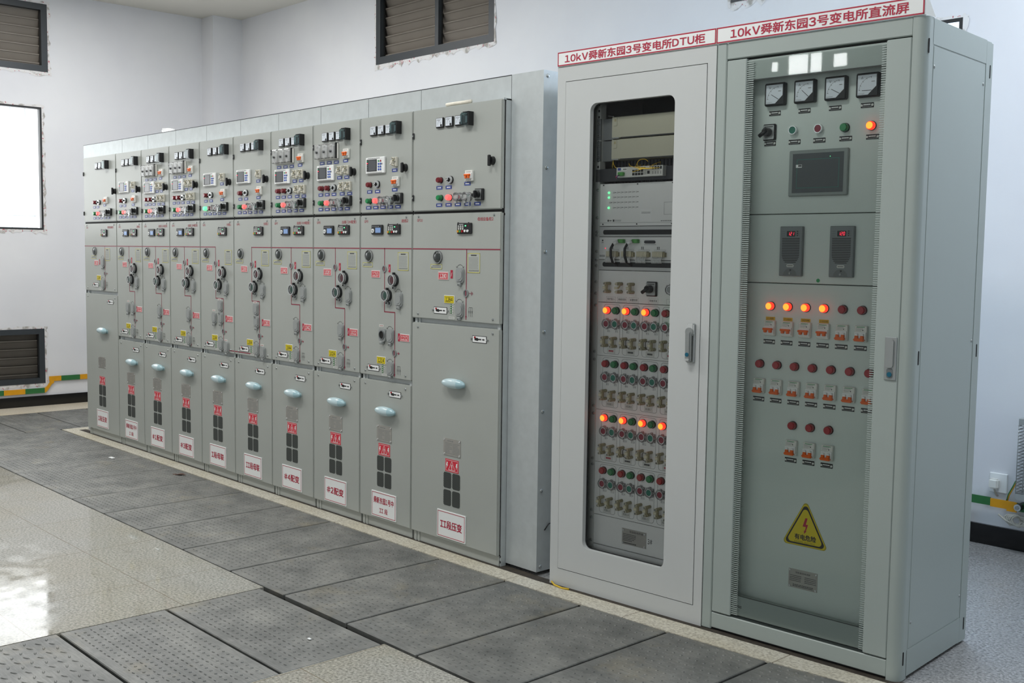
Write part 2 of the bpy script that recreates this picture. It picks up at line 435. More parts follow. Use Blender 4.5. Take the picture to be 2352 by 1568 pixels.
    def post(s, O, arc, z0, z1, m):
        """upright bar: outline O in x,y; the edges whose index is in arc are shaded round"""
        n = len(O); V = [(x, y, z0) for x, y in O] + [(x, y, z1) for x, y in O]
        s.add(V, [(i, (i + 1) % n, n + (i + 1) % n, n + i) for i in range(n) if i not in arc] + [tuple(range(n - 1, -1, -1)), tuple(range(n, 2 * n))], m)
        s.add(V, [(i, (i + 1) % n, n + (i + 1) % n, n + i) for i in arc], m, True)
        return s
    def ell(s, c, r, m, nu=20, nv=12, t0=0.0, t1=PI):
        V = []; F = []
        for j in range(nv + 1):
            t = t0 + (t1 - t0) * j / nv
            for i in range(nu):
                a = 2 * PI * i / nu
                V.append((c[0] + r[0] * math.cos(t), c[1] + r[1] * math.sin(t) * math.cos(a), c[2] + r[2] * math.sin(t) * math.sin(a)))
        for j in range(nv):
            for i in range(nu): F.append((j * nu + i, j * nu + (i + 1) % nu, (j + 1) * nu + (i + 1) % nu, (j + 1) * nu + i))
        return s.add(V, F, m, True)
    def rect(s, cx, cz, w, h, y, m): return s.poly([(cx - w/2, cz - h/2), (cx + w/2, cz - h/2), (cx + w/2, cz + h/2), (cx - w/2, cz + h/2)], y, m)
    def border(s, cx, cz, w, h, t, y, m):
        s.rect(cx, cz + h/2 - t/2, w, t, y, m); s.rect(cx, cz - h/2 + t/2, w, t, y, m)
        s.rect(cx - w/2 + t/2, cz, t, h, y, m); s.rect(cx + w/2 - t/2, cz, t, h, y, m); return s
    def seg(s, a, b, t, y, m):
        dx, dz = b[0] - a[0], b[1] - a[1]; l = math.hypot(dx, dz); nx, nz = -dz / l * t / 2, dx / l * t / 2
        return s.poly([(a[0] - nx, a[1] - nz), (b[0] - nx, b[1] - nz), (b[0] + nx, b[1] + nz), (a[0] + nx, a[1] + nz)], y, m)
    def arc(s, cx, cz, r, a0, a1, t, y, m, n=10):
        P = [(cx + r * math.cos(math.radians(a0 + (a1 - a0) * k / n)), cz + r * math.sin(math.radians(a0 + (a1 - a0) * k / n))) for k in range(n + 1)]
        for a, b in zip(P, P[1:]): s.seg(a, b, t, y, m)
        return s
    def text(s, t, cx, cz, y, m, h=None, w=None, bold=0.0):
        v, f = text_mesh(t, 0.0)
        if not v: return s
        x0 = min(p[0] for p in v); x1 = max(p[0] for p in v); z0 = min(p[1] for p in v); z1 = max(p[1] for p in v)
        if h is None: sz = sx = w / (x1 - x0)
        else:
            sz = h / (z1 - z0); sx = sz if w is None else w / (x1 - x0)
        b = max(0, bold)      # heavier strokes: the outline laid over itself with small shifts
        for k, (ox, oz) in enumerate(((0, 0), (b, b), (-b, b), (b, -b), (-b, -b)) if b else ((0, 0),)):
            s.add([(cx + (p[0] + ox - (x0 + x1) / 2) * sx, y - k * 2e-5, cz + (p[1] + oz - (z0 + z1) / 2) * sz) for p in v], f, m)
        return s
    def scribble(s, cx, cz, w, h, rows, y, m, fill=.45, seed=1):
        """rows of print too small to read"""
        rn = random.Random(seed)
        for k in range(rows):
            z = cz + h / 2 - h * (k + .5) / rows; x = cx - w / 2; e = cx + w / 2 * (1 if rn.random() < .7 else rn.uniform(.2, .9))
            while x < e:
                l = rn.uniform(.03, .09) * w; s.rect(min(x + l / 2, e), z, l, h / rows * fill, y, m); x += l * 1.25
        return s
    def mesh(s, name):
        me = bpy.data.meshes.new(name); me.from_pydata(s.v, [], s.f)
        for k in s.sl: me.materials.append(MATS[k])
        me.polygons.foreach_set('material_index', s.mi); me.polygons.foreach_set('use_smooth', s.sm)
        me.update(); return me

CACHE = {}
def P(parent, name, build, x=0, z=0, y=0, key=None, label=None, rot=None):
    """one part: its own object under parent (meshes of identical parts are shared)"""
    if isinstance(build, MB): me = build.mesh(name)
    else:
        k = key or build
        if k not in CACHE:
            b = MB(); build(b); CACHE[k] = b.mesh(name)
        me = CACHE[k]
    o = bpy.data.objects.new(name, me); C.objects.link(o); o.parent = parent; o.location = (x, y, z)
    if rot: o.rotation_euler = rot
    if label: o['label'] = label
    return o
def thing(name, label, cat, loc=(0, 0, 0), rz=0.0, group=None, build=None):
    o = bpy.data.objects.new(name, build.mesh(name) if build else None); C.objects.link(o)
    o.location = loc; o.rotation_euler = (0, 0, rz); o['label'] = label; o['category'] = cat
    if group: o['group'] = group
    if not build: o.empty_display_size = .1
    return o
def struct(name, mb, loc=(0, 0, 0), parent=None):
    o = bpy.data.objects.new(name, mb.mesh(name) if mb else None); C.objects.link(o); o.location = loc
    if parent: o.parent = parent
    else: o['kind'] = 'structure'
    return o

# ------------------------------------------------------------------ the room
def wall_with_holes(u0, u1, z0, z1, holes, put):
    """put(u, z) -> 3D corner; a sheet cut into rectangles round the openings"""
    us = sorted({u0, u1, *[h[0] for h in holes], *[h[1] for h in holes]}); zs = sorted({z0, z1, *[h[2] for h in holes], *[h[3] for h in holes]})
    b = MB()
    for a, c in zip(us, us[1:]):
        for d, e in zip(zs, zs[1:]):
            if any(h[0] <= (a + c) / 2 <= h[1] and h[2] <= (d + e) / 2 <= h[3] for h in holes): continue
            b.add([put(a, d), put(c, d), put(c, e), put(a, e)], [(0, 1, 2, 3)], 'wall_plaster')
    return b
T = 0.24
LEFT_W = [(-2.1, .30, 1.622, 2.733), (-2.1, .365, 3.055, 3.66), (-2.1, .285, .208, .714)]
BACK_W = [(-5.32, -3.812, 3.055, 3.66), (-1.65, -.20, 3.0, 3.62), (-1.65, -.20, 1.62, 2.70)]
b = wall_with_holes(YF, YW, 0, ZC, LEFT_W, lambda u, z: (XL, u, z))
for h in LEFT_W:   # reveals
    b.box(XL - T, XL - .001, h[0] - .02, h[0], h[2], h[3], 'wall_plaster'); b.box(XL - T, XL - .001, h[1], h[1] + .02, h[2], h[3], 'wall_plaster')
    b.box(XL - T, XL - .001, h[0], h[1], h[3], h[3] + .02, 'wall_plaster'); b.box(XL - T, XL - .001, h[0], h[1], h[2] - .02, h[2], 'wall_plaster')
struct('wall_left', b)
b = wall_with_holes(XL, XR, 0, ZC, BACK_W, lambda u, z: (u, YW, z))
for h in BACK_W:
    b.box(h[0] - .02, h[0], YW + .001, YW + T, h[2], h[3], 'wall_plaster'); b.box(h[1], h[1] + .02, YW + .001, YW + T, h[2], h[3], 'wall_plaster')
    b.box(h[0], h[1], YW + .001, YW + T, h[3], h[3] + .02, 'wall_plaster'); b.box(h[0], h[1], YW + .001, YW + T, h[2] - .02, h[2], 'wall_plaster')
struct('wall_back', b)
b = MB(); b.add([(XR, YF, 0), (XR, YW, 0), (XR, YW, ZC), (XR, YF, ZC)], [(0, 1, 2, 3)], 'wall_plaster'); struct('wall_right', b)
b = MB(); b.add([(XL, YF, 0), (XR, YF, 0), (XR, YF, ZC), (XL, YF, ZC)], [(0, 1, 2, 3)], 'wall_plaster'); struct('wall_front', b)
b = MB(); b.box(XL, -7.631, 1.885, YW, 0, ZC, 'wall_plaster'); struct('wall_corner', b)
b = MB(); b.box(XL - T, XR + .1, YF - .1, YW + T, ZC, ZC + .1, 'ceiling_paint'); struct('ceiling', b)

# floor: granite fields, a beige border and the trenches that the cover plates lie over
JA = [-6.42, -5.84, -5.345, -4.857, -4.40, -3.905, -3.445, -2.966, -2.492, -2.019, -1.556, -1.091, -.64, -.198, .239, .69, 1.14]
YA0, YA1 = -.980, -.122
b = MB()
def slab(x0, x1, y0, y1, m): b.box(x0, x1, y0, y1, -.05, 0, m)
slab(-6.42, -1.705, YF, -.988, 'granite'); slab(-.808, XR, YF, -.998, 'granite')
slab(XL, -7.445, YF, YW, 'beige_tile')
slab(-6.42, -1.0, -.022, YW, 'granite_grey'); slab(-1.0, XR, .0, YW, 'granite_grey')
slab(1.145, XR, -1.006, -.022, 'granite')
b.box(XL, XR, YF, YW, -.09, -.05, 'trench')
struct('floor', b)
OUT = [(-6.385, -.118), (-1.56, -.124), (-1.10, -.122), (-.65, -.110), (-.198, -.092), (.239, -.060), (.60, -.012), (1.145, .07)]
INN = [(-6.385, -.022), (-1.56, -.022), (-1.00, -.022), (-.65, -.004), (-.198, .026), (.239, .055), (.60, .080), (1.145, .115)]
def ribbon(b, A, B, z0, z1, m):
    n = len(A); V = [(x, y, z1) for x, y in A] + [(x, y, z1) for x, y in B] + [(x, y, z0) for x, y in A] + [(x, y, z0) for x, y in B]
    b.add(V, [(k, k + 1, n + k + 1, n + k) for k in range(n - 1)] + [(2*n + k, 2*n + k + 1, k + 1, k) for k in range(n - 1)] + [(n + k, n + k + 1, 3*n + k + 1, 3*n + k) for k in range(n - 1)] + [(0, n, 3*n, 2*n), (n - 1, 3*n - 1 + 0, 4*n - 1, 2*n - 1)], m)
b = MB(); ribbon(b, OUT, INN, -.004, .003, 'granite_strip'); b.box(-6.385, -6.27, -.022, .12, 0, .003, 'granite_strip'); struct('trim_1', b)
b = MB(); ribbon(b, [(-6.27, -.022)] + INN[1:], [(-6.27, .03), (-1.56, .03), (-1.0, .03), (-.65, .045), (-.198, .07), (.239, .10), (.60, .125), (.70, .13)], 0, .004, 'channel'); struct('trim_2', b)
b = MB(); b.box(XL, XL + .018, YF, 1.885, 0, .094, 'skirting'); struct('baseboard_left', b)
b = MB(); b.box(-7.631, XR, YW - .018, YW, 0, .103, 'skirting'); struct('baseboard_back', b)

# windows
def jag(u0, u1, n, amp, seed, down=True):
    rn = random.Random(seed); return [(u0 + (u1 - u0) * k / n, rn.uniform(.25, 1) * amp) for k in range(n + 1)]
def torn(put, horiz, u0, u1, e, amp, sign, seed):
    """ragged strip of film and plaster along one edge of an opening; put(u,z) on the wall face"""
    b = MB(); J = jag(u0, u1, int(abs(u1 - u0) / .035) + 2, amp, seed)
    for (a, ha), (c, hc) in zip(J, J[1:]):
        q = [(a, e), (c, e), (c, e + sign * hc), (a, e + sign * ha)]
        if not horiz: q = [(z, u) for u, z in q]
        b.add([put(*p) for p in q], [(0, 1, 2, 3)], 'torn_film')
    return b
def frame_box(b, put3, u0, u1, z0, z1, t, d0, d1, m):
    """frame of four bars; put3(u, d, z), d = distance behind the wall face"""
    for a, c, e, f in ((u0, u0 + t, z0, z1), (u1 - t, u1, z0, z1), (u0 + t, u1 - t, z0, z0 + t), (u0 + t, u1 - t, z1 - t, z1)):
        V = [put3(u, d, z) for u in (a, c) for d in (d0, d1) for z in (e, f)]
        b.add(V, [(0, 1, 3, 2), (4, 6, 7, 5), (0, 4, 5, 1), (2, 3, 7, 6), (0, 2, 6, 4), (1, 5, 7, 3)], m)
def window(n, wall, h, kind, t=.045, mull=None):
    u0, u1, z0, z1 = h
    put3 = (lambda u, d, z: (XL - d, u, z)) if wall == 'left' else (lambda u, d, z: (u, YW + d, z))
    face = (lambda u, z: (XL + .002, u, z)) if wall == 'left' else (lambda u, z: (u, YW - .002, z))
    face2 = (lambda u, z: (XL + .0035, u, z)) if wall == 'left' else (lambda u, z: (u, YW - .0035, z))
    b = MB(); frame_box(b, put3, u0, u1, z0, z1, t, -.006 if kind == 'louvre' else -.002, .05, 'window_frame' if kind == 'louvre' else 'black_soft')
    w = struct('window_%d' % n, b)
    if mull is not None:
        m = MB(); V = [put3(u, d, z) for u in (mull - .022, mull + .022) for d in (-.004, .045) for z in (z0 + t, z1 - t)]
        m.add(V, [(0, 1, 3, 2), (4, 6, 7, 5), (0, 4, 5, 1), (2, 3, 7, 6), (0, 2, 6, 4), (1, 5, 7, 3)], 'window_frame'); struct('mullion', m, parent=w)
    g = MB(); g.add([put3(u0 + t, .03, z0 + t), put3(u1 - t, .03, z0 + t), put3(u1 - t, .03, z1 - t), put3(u0 + t, .03, z1 - t)], [(0, 1, 2, 3)], 'dusty_glass' if kind == 'louvre' else 'window_glass'); struct('pane', g, parent=w)
    if kind == 'louvre':
        s = MB(); k = 0; z = z0 + .01
        while z < z1 - .02:
            prof = [(.10, z), (.06, z + .060), (.052, z + .066), (.052, z + .074), (.062, z + .078), (.115, z + .005)]
            a = [put3(u0 + t * .4, d, zz) for d, zz in prof]; c = [put3(u1 - t * .4, d, zz) for d, zz in prof]; q = len(prof)
            s.add(a + c, [(i, (i + 1) % q, q + (i + 1) % q, q + i) for i in range(q)], 'louvre')
            z += .078
        s.add([put3(u0, .125, z0), put3(u1, .125, z0), put3(u1, .125, z1), put3(u0, .125, z1)], [(0, 1, 2, 3)], 'louvre_edge')
        struct('louvre_slats', s, parent=w)
    else:
        s = MB()      # security grille outside the glass
        u = u0 + .11
        while u < u1: s.rod(put3(u, .2, z0), put3(u, .2, z1), .007, 'white', 6); u += .13
        for zz in (z0 + (z1 - z0) * .12, z0 + (z1 - z0) * .62): s.rod(put3(u0, .2, zz), put3(u1, .2, zz), .008, 'white', 6)
        struct('security_grille', s, parent=w)
    e = MB()
    for bb in (torn(face, True, u0 - .02, u1 + .03, z0, .055 if kind == 'louvre' else .045, -1, n * 5), torn(face2, False, z0 - .03, z1 + .02, u1, .034, 1, n * 5 + 1), torn(face2, False, z0 - .03, z1 + .02, u0, .03, -1, n * 5 + 2), torn(face, True, u0, u1 + .03, z1, .03, 1, n * 5 + 3)):
        e.add(bb.v, bb.f, 'torn_film')
    struct('torn_edge_film', e, parent=w)
window(1, 'left', LEFT_W[0], 'open', .017, -.9)
window(2, 'left', LEFT_W[1], 'louvre', .055, -.9)
window(3, 'left', LEFT_W[2], 'louvre', .05, -.9)
window(4, 'back', BACK_W[0], 'louvre', .06, -4.5)
window(5, 'back', BACK_W[1], 'louvre', .05, -.9)
window(6, 'back', BACK_W[2], 'open', .02, -.9)

# cover plates
def tread(w, d, seed, bars=False):
    b = MB(); b.bbox(-w/2, w/2, -d/2, d/2, -.024, 0, .003, 'tread_steel')
    px, py = (.056, .040) if bars else (.0345, .0300)
    nx = int((w - .03) / px); ny = int((d - .03) / py)
    for i in range(nx):
        for j in range(ny):
            x = -(nx - 1) * px / 2 + i * px + (px / 4 if j % 2 else -px / 4); y = -(ny - 1) * py / 2 + j * py
            if abs(x) > w / 2 - .02: continue
            if bars: a, l, q = (.5 if (i + j) % 2 else -.35), .017, .0048
            elif j % 2: a, l, q = 0, .0060, .0060
            else: a, l, q = (.15 if i % 2 else -.2), .0100, .0033
            V = []
            for r, z in ((1, 0), (.6, .0028)):
                for k in range(8):
                    t = 2 * PI * k / 8; vx, vy = l * r * math.cos(t), q * r * math.sin(t)
                    V.append((x + vx * math.cos(a) - vy * math.sin(a), y + vx * math.sin(a) + vy * math.cos(a), z))
            b.add(V, [(k, (k + 1) % 8, 8 + (k + 1) % 8, 8 + k) for k in range(8)] + [tuple(range(8, 16))], 'tread_steel')
    return b
ORD = ['first', 'second', 'third', 'fourth', 'fifth', 'sixth', 'seventh', 'eighth', 'ninth', 'tenth', 'eleventh', 'twelfth', 'thirteenth', 'fourteenth', 'fifteenth', 'sixteenth']
FRONT_OF = ['leftmost one, beside the end of the switchgear row', 'before the sign I段压变', 'before the cabinet numbered 1110', 'before the sign #1配变', 'before the sign #3配变', 'before the sign I段母联', 'before the sign II段母联', 'before the sign #4配变', 'before the sign #2配变', 'before the cabinet numbered 1210', 'before the left half of the sign II段压变', 'before the cabinet gap right of II段压变', 'before the left half of the DTU cabinet', 'before the right half of the DTU cabinet', 'before the glass-fronted cabinet', 'cut off at the bottom right edge']
for k in range(16):
    YA1 = {11: -.114, 12: -.088, 13: -.055, 14: -.002, 15: .06}.get(k, -.122); w = JA[k + 1] - JA[k] - .012; d = YA1 - YA0 - .006
    thing('floor_cover_plate', 'grey tread plate along the cabinets, %s' % FRONT_OF[k], 'floor plate', ((JA[k] + JA[k + 1]) / 2, (YA0 + YA1) / 2, 0), 0, 'tread plates along the cabinet row', tread(w, d, k))
for k in range(4):
    y1 = -1.010 - .432 * k; y0 = y1 - .420
    thing('floor_cover_plate', 'grey tread plate of the crossing trench, %s' % ['nearest the cabinets', 'second out from the cabinets', 'third out, with long raised bars', 'fourth out from the cabinets'][k],
          'floor plate', (-1.256, (y0 + y1) / 2, 0), 0, 'tread plates of the crossing trench', tread(.888, y1 - y0, 30 + k, k == 2))
JC = [-1.245, -.815, -.385, .05, .48, .91, 1.34]
for k in range(6):
    thing('floor_cover_plate', 'grey tread plate of the left wall trench, %s' % ['left of the frame edge', 'cut by the left frame edge', 'below the low louvre', 'under the step of the grounding strip', 'half hidden behind the switchgear end', 'behind the switchgear'][k],
          'floor plate', (-6.932, (JC[k] + JC[k + 1]) / 2, 0), 0, 'tread plates by the left wall', tread(1.012, JC[k + 1] - JC[k] - .011, 50 + k))

# grounding strips on the walls
t = thing('grounding_strip', 'yellow and green grounding strip stepping under the low left louvre', 'grounding strip', (XL, -1.4, 0))
def bar(y0, y1, z0, z1, m): 
    q = MB(); q.box(.012, .018, y0 + 1.4, y1 + 1.4, z0, z1, m); return q
y = -2.1; k = 0
segs = [(-.47, -.28, 'bar_yellow'), (-.28, -.088, 'bar_green'), (-.088, .098, 'bar_yellow'), (.098, .275, 'bar_green')]
z = -.47
ext = []
while z > -2.2: ext.append((z - .19, z, 'bar_green' if len(ext) % 2 == 0 else 'bar_yellow')); z -= .19
q = MB()
for y0, y1, m in ext + segs: q.box(.012, .018, y0 + 1.4, y1 + 1.4, .118, .165, m)
for y0, y1, m in [(.315, .425, 'bar_yellow'), (.425, .60, 'bar_green'), (.60, .79, 'bar_yellow'), (.79, .98, 'bar_green'), (.98, 1.17, 'bar_yellow'), (1.17, 1.36, 'bar_green'), (1.36, 1.55, 'bar_yellow')]: q.box(.012, .018, y0 + 1.4, y1 + 1.4, .222, .268, m)
P(t, 'flat_bar', q)
q = MB(); n = 8; V = []
for k in range(n + 1):
    s_ = k / n; yy = .272 + .085 * s_; zc = .1415 + (.222 - .1415 + .004) * (s_ * s_ * (3 - 2 * s_))
    V += [(.011, yy + 1.4, zc - .022), (.019, yy + 1.4, zc - .022), (.019, yy + 1.4, zc + .024), (.011, yy + 1.4, zc + .024)]
F = []
for k in range(n):
    for j in range(4): F.append((k*4+j, k*4+(j+1)%4, (k+1)*4+(j+1)%4, (k+1)*4+j))
F += [(0, 3, 2, 1), (n*4, n*4+1, n*4+2, n*4+3)]
q.add(V, F, 'bar_yellow'); P(t, 'offset_bend', q)
t = thing('grounding_strip', 'yellow and green grounding strip bolted below the white socket', 'grounding strip', (0, YW, 0))
q = MB(); q.box(-.03, .075, -.040, -.034, .212, .254, 'bar_green'); q.box(.075, .20, -.040, -.034, .208, .250, 'bar_yellow'); q.box(.16, .21, -.046, -.040, .2, .25, 'bar_yellow'); q.box(.21, .9, -.040, -.034, .206, .248, 'bar_green')
P(t, 'flat_bar', q)
q = MB()
V = []; n = 8
for k in range(n + 1):
    a = math.radians(90 * k / n); V += [(-.03 - .05 * math.sin(a), -.040, .213 - .0 + (.041) - .095 * (1 - math.cos(a))), (-.03 - .018 * math.sin(a), -.040, .212 - .05 * (1 - math.cos(a)))]
F = [(2*k, 2*k+2, 2*k+3, 2*k+1) for k in range(n)]
q.add(V, F, 'bar_green'); q.add([(x, -.034, z) for x, _, z in V], [tuple(reversed(f)) for f in F], 'bar_green')
q.box(-.08, -.048, -.040, -.034, .06, .162, 'bar_yellow'); P(t, 'bent_end', q)
q = MB(); q.cyl(.225, .232, -.075, 0, .018, 'black', 14); q.cyl(.225, .232, -.088, -.075, .010, 'steel', 6); q.ring(.225, .232, .006, .017, -.078, -.075, 'chrome'); P(t, 'standoff_bolt', q)

t = thing('wall_socket', 'white wall socket with cracked plaster above, behind the right cabinet', 'socket', (.098, YW, .328))
q = MB(); q.bbox(-.045, .045, -.012, 0, -.05, .05, .003, 'white'); P(t, 'face_plate', q)
t = thing('power_plug', 'white round plug pushed into the white wall socket', 'plug', (.088, YW - .012, .325))
q = MB(); q.bbox(-.026, .022, -.035, 0, -.026, .026, .008, 'white_plastic', 3); P(t, 'plug_body', q)
q = MB(); q.tube([(0, -.02, -.024), (.003, -.016, -.04), (.006, -.004, -.055), (.008, .004, -.064)], .005, 'cable_grey'); P(t, 'flex', q)
q = MB(); rn = random.Random(3)
for k in range(5):
    a = [( .01 * k + .035 * math.cos(u) * (1 + .2 * rn.random()), -.03 - .012 * k / 5, .025 * math.sin(u) + .01 * rn.random()) for u in [2 * PI * j / 14 for j in range(15)]]
    q.tube(a, .005, 'cable_grey', 6)
q.tube([(-.07, -.03, .02), (-.03, -.035, -.005), (.03, -.04, -.02), (.12, -.04, .0)], .005, 'cable_grey', 6)
thing('cable_coil', 'bundle of pale grey cable looped under the grounding strip', 'cable', (.19, YW - .01, .155), 0, None, q)
t = thing('wire_mesh_heater', 'grey box with black wire mesh at the right frame edge', 'heater', (.475, YW, .29))
q = MB(); q.box(-.23, .25, -.16, -.03, 0, .03, 'grey_plastic'); q.box(-.23, .25, -.16, -.03, .37, .40, 'grey_plastic'); q.box(-.2, .25, -.12, -.03, .03, .37, 'black_soft'); P(t, 'casing', q)
q = MB()
for k in range(21): q.rod((-.23, -.16, .035 + .0165 * k), (.25, -.16, .035 + .0165 * k), .002, 'steel', 6); q.rod((-.23, -.16, .035 + .0165 * k), (-.23, -.03, .035 + .0165 * k), .002, 'steel', 6)
for k in range(16): q.rod((-.23 + .032 * k, -.158, .03), (-.23 + .032 * k, -.158, .37), .0018, 'steel', 6)
P(t, 'wire_guard', q)
q = MB(); q.tube([(0, 0, 0), (-.012, 0, -.03), (-.035, .005, -.075), (-.045, .01, -.11)], .006, 'bar_green', 8); q.tube([(.003, -.003, 0), (-.008, -.003, -.03), (-.031, .002, -.075), (-.041, .007, -.11)], .003, 'bar_yellow', 8)
thing('earth_wire', 'green and yellow earth wire hanging beside the wire mesh box', 'wire', (.195, YW - .03, .355), 0, None, q)

# small loose things
q = MB(); q.tube([(-.09, 0, 0), (-.03, .001, .001), (.03, 0, 0), (.09, -.001, .001)], .0085, 'paper', 14)
thing('paper_roll', 'thin roll of cream paper on top of the widest right switchgear cabinet', 'paper roll', (-1.585, -.008, 2.1635), 0, None, q)
q = MB(); rn = random.Random(5)
V = [(.10 * math.cos(a), .03 * math.sin(a), .045 + .03 * rn.random() if k % 2 else .0) for k, a in enumerate([2 * PI * j / 10 for j in range(10)])] + [(0, 0, .075)]
q.add(V, [(k, (k + 1) % 10, 10) for k in range(10)], 'film')
thing('plastic_film', 'crumpled clear plastic film lying on top of the switchgear row', 'plastic film', (-5.2, .25, 2.268), 0, None, q)
q = MB(); q.poly([(-.06, 0), (-.02, -.02), (.05, -.012), (.07, .004), (.02, .022), (-.03, .018)], 0, 'leaf')
q.v = [(x, z, .004 + .006 * math.sin(40 * x)) for x, y, z in q.v]
thing('dry_leaf', 'brown dry leaf lying on a tread plate before the switchgear', 'leaf', (-4.157, -.2, .0015), .3, None, q)
q = MB(); q.bbox(-.03, .03, -.012, .012, 0, .004, .001, 'white')
thing('paper_scrap', 'white scrap lying on a far tread plate before the switchgear', 'scrap', (-4.968, -.30, .002), 0, None, q)
q = MB(); q.bbox(-.008, .008, -.005, .005, 0, .004, .001, 'white')
thing('paper_scrap', 'tiny white crumb on the foreground tread plate by the dark gap', 'scrap', (-1.026, -1.186, .002), 0, None, q)
q = MB(); q.tube([(-.06, 0, .012), (-.03, -.012, .006), (.02, -.016, .004), (.055, -.008, .006)], .004, 'fibre_yellow', 6)
thing('yellow_wire', 'short yellow wire poking out under the left DTU cabinet', 'wire', (-.86, -.005, .002), 0, None, q)

# ------------------------------------------------------------------ devices of the switchgear (built round 0,0; front is -y)
def b_meter(b):
    b.bbox(-.028, .028, -.011, 0, -.0245, .0245, .003, 'black')
def b_dial(b):
    b.rect(0, .001, .046, .039, -.0115, 'dial')
    b.arc(.016, -.013, .028, 95, 175, .0012, -.0118, 'ink', 8)
    b.seg((.014, -.012), (.007, .004), .0018, -.012, 'black'); b.cyl(.015, -.013, -.0135, -.011, .0055, 'black', 12)
    b.scribble(-.008, .013, .02, .008, 2, -.0118, 'ink', .4, 3)
def b_cover(b):
    b.bbox(-.031, .026, -.034, -.001, -.029, .029, .005, 'smoked', 2); b.box(.022, .030, -.032, 0, -.031, .031, 'black'); b.box(-.012, .03, -.032, 0, .028, .032, 'black_soft')
def b_switchbody(b): b.box(-.024, .016, -.012, -.001, -.024, .024, 'charcoal'); b.rect(-.004, 0, .022, .03, -.0125, 'dial')
def b_knob(b):
    b.cyl(0, 0, -.018, 0, .020, 'black', 18, .018, sx=.9); b.bbox(-.007, .007, -.031, -.017, -.025, .025, .003, 'black')
def b_breaker(b):
    b.bbox(-.027, .027, -.012, 0, -.025, .025, .002, 'white_plastic'); b.box(-.024, .024, -.017, -.012, -.012, .011, 'white')
    b.scribble(0, .017, .034, .007, 2, -.0123, 'ink_light', .4, 2); b.rect(.0, -.02, .04, .003, -.0123, 'ink_light')
def b_toggle_on(b):
    b.bbox(-.020, .020, -.026, -.016, -.001, .008, .002, 'orange')
    for s in (-.010, .010): b.bbox(s - .006, s + .006, -.025, -.016, -.013, 0, .002, 'orange')
def b_toggle_off(b):
    b.bbox(-.022, .022, -.034, -.017, -.018, -.006, .002, 'orange')
    for s in (-.011, .011): b.bbox(s - .0065, s + .0065, -.033, -.017, -.008, .001, .002, 'orange'); b.bbox(s - .005, s + .005, -.026, -.017, .001, .007, .001, 'white')
def lampf(core, rim, r=.0135, d=.026):
    def f(b):
        b.ring(0, 0, r * .9, r * 1.12, -.004, 0, 'black', 18)
        b.cyl(0, 0, -d * .8, 0, r, rim, 20); b.cyl(0, 0, -d, -d * .8, r, rim, 20, r * .82, core)
    return f
L_OFF_RED = lampf('lamp_dark_red', 'lamp_dark_red'); L_OFF_GREEN = lampf('lamp_green_bright', 'lamp_green'); L_PINK = lampf('glow_pink', 'glow_pink'); L_GREEN = lampf('glow_green', 'glow_green')
def b_keyswitch(b):
    b.cyl(0, 0, -.007, 0, .0185, 'black_soft', 20); b.ring(0, 0, .010, .0170, -.015, -.007, 'chrome', 22); b.cyl(0, 0, -.013, -.007, .0105, 'black', 16); b.bbox(-.014, .006, -.024, -.012, -.0045, .0045, .0015, 'black')
    b.seg((-.013, -.002), (.004, .002), .003, -.0243, 'white')
def pushf(m):
    def f(b): b.ring(0, 0, .0095, .013, -.012, 0, 'chrome', 20); b.cyl(0, 0, -.010, 0, .0098, m, 18)
    return f
B_RED = pushf('button_red'); B_GREEN = pushf('button_green')
def b_guard(b):
    b.cyl(0, 0, -.030, -.001, .019, 'clear_plastic', 20, .0185); b.ring(0, 0, .016, .0205, -.034, -.030, 'clear_plastic', 22); b.ring(0, 0, .017, .021, -.004, -.001, 'clear_plastic', 22)
    b.bbox(-.007, .007, -.03, -.02, -.031, -.019, .003, 'clear_plastic', 2); b.cyl(0, -.027, -.033, -.02, .004, 'chrome', 10)
def b_selplate(b):
    b.bbox(-.029, .029, -.014, 0, -.027, .027, .003, 'black'); b.rect(-.003, 0, .046, .046, -.0145, 'steel'); b.scribble(-.003, .017, .034, .006, 1, -.0148, 'ink', .7, 6)
def b_selhandle(b):
    b.cyl(0, 0, -.030, -.014, .0155, 'black', 18, .014); b.bbox(-.008, .008, -.042, -.028, -.017, .017, .003, 'black', 2); b.bbox(-.024, .004, -.040, -.030, -.010, .004, .003, 'black', 2)
def b_keys(b):
    b.ring(-.034, -.004, .009, .011, -.042, -.040, 'chrome', 16); b.rr(-.033, -.022, .02, .024, .009, -.044, -.042, 'steel'); b.box(-.036, -.030, -.0435, -.0415, -.058, -.032, 'steel'); b.rr(-.042, -.018, .018, .022, .008, -.038, -.036, 'steel'); b.rod((-.03, -.04, 0), (-.034, -.06, .004), .002, 'chrome', 6)
def b_bluelabel(b):
    b.box(-.0225, .0225, -.0015, 0, -.0082, .0082, 'blue_label'); b.scribble(0, 0, .027, .009, 1, -.0018, 'white', .6, 4)
    for s in (-.0195, .0195): b.rect(s, 0, .004, .007, -.0018, 'black')
def b_iso(b):
    b.bbox(-.034, .030, -.012, 0, -.043, .040, .003, 'white_plastic'); b.bbox(-.028, .024, -.036, -.012, -.040, .038, .004, 'clear_plastic')
    b.rr(-.002, 0, .03, .066, .012, -.030, -.012, 'white'); b.cyl(-.002, -.004, -.041, -.030, .007, 'grey_dark', 12); b.rod((-.002, -.04, -.004), (.010, -.04, -.006), .003, 'black', 6)
    for zz in (-.034, .034): b.cyl(-.020, zz, -.016, -.012, .003, 'chrome', 8); b.cyl(.018, zz, -.016, -.012, .003, 'chrome', 8)
    b.scribble(-.002, .024, .02, .012, 2, -.0305, 'ink_light', .4, 8)
def b_isoend(b): b.bbox(-.003, .003, -.022, 0, -.043, .041, .001, 'black_soft')
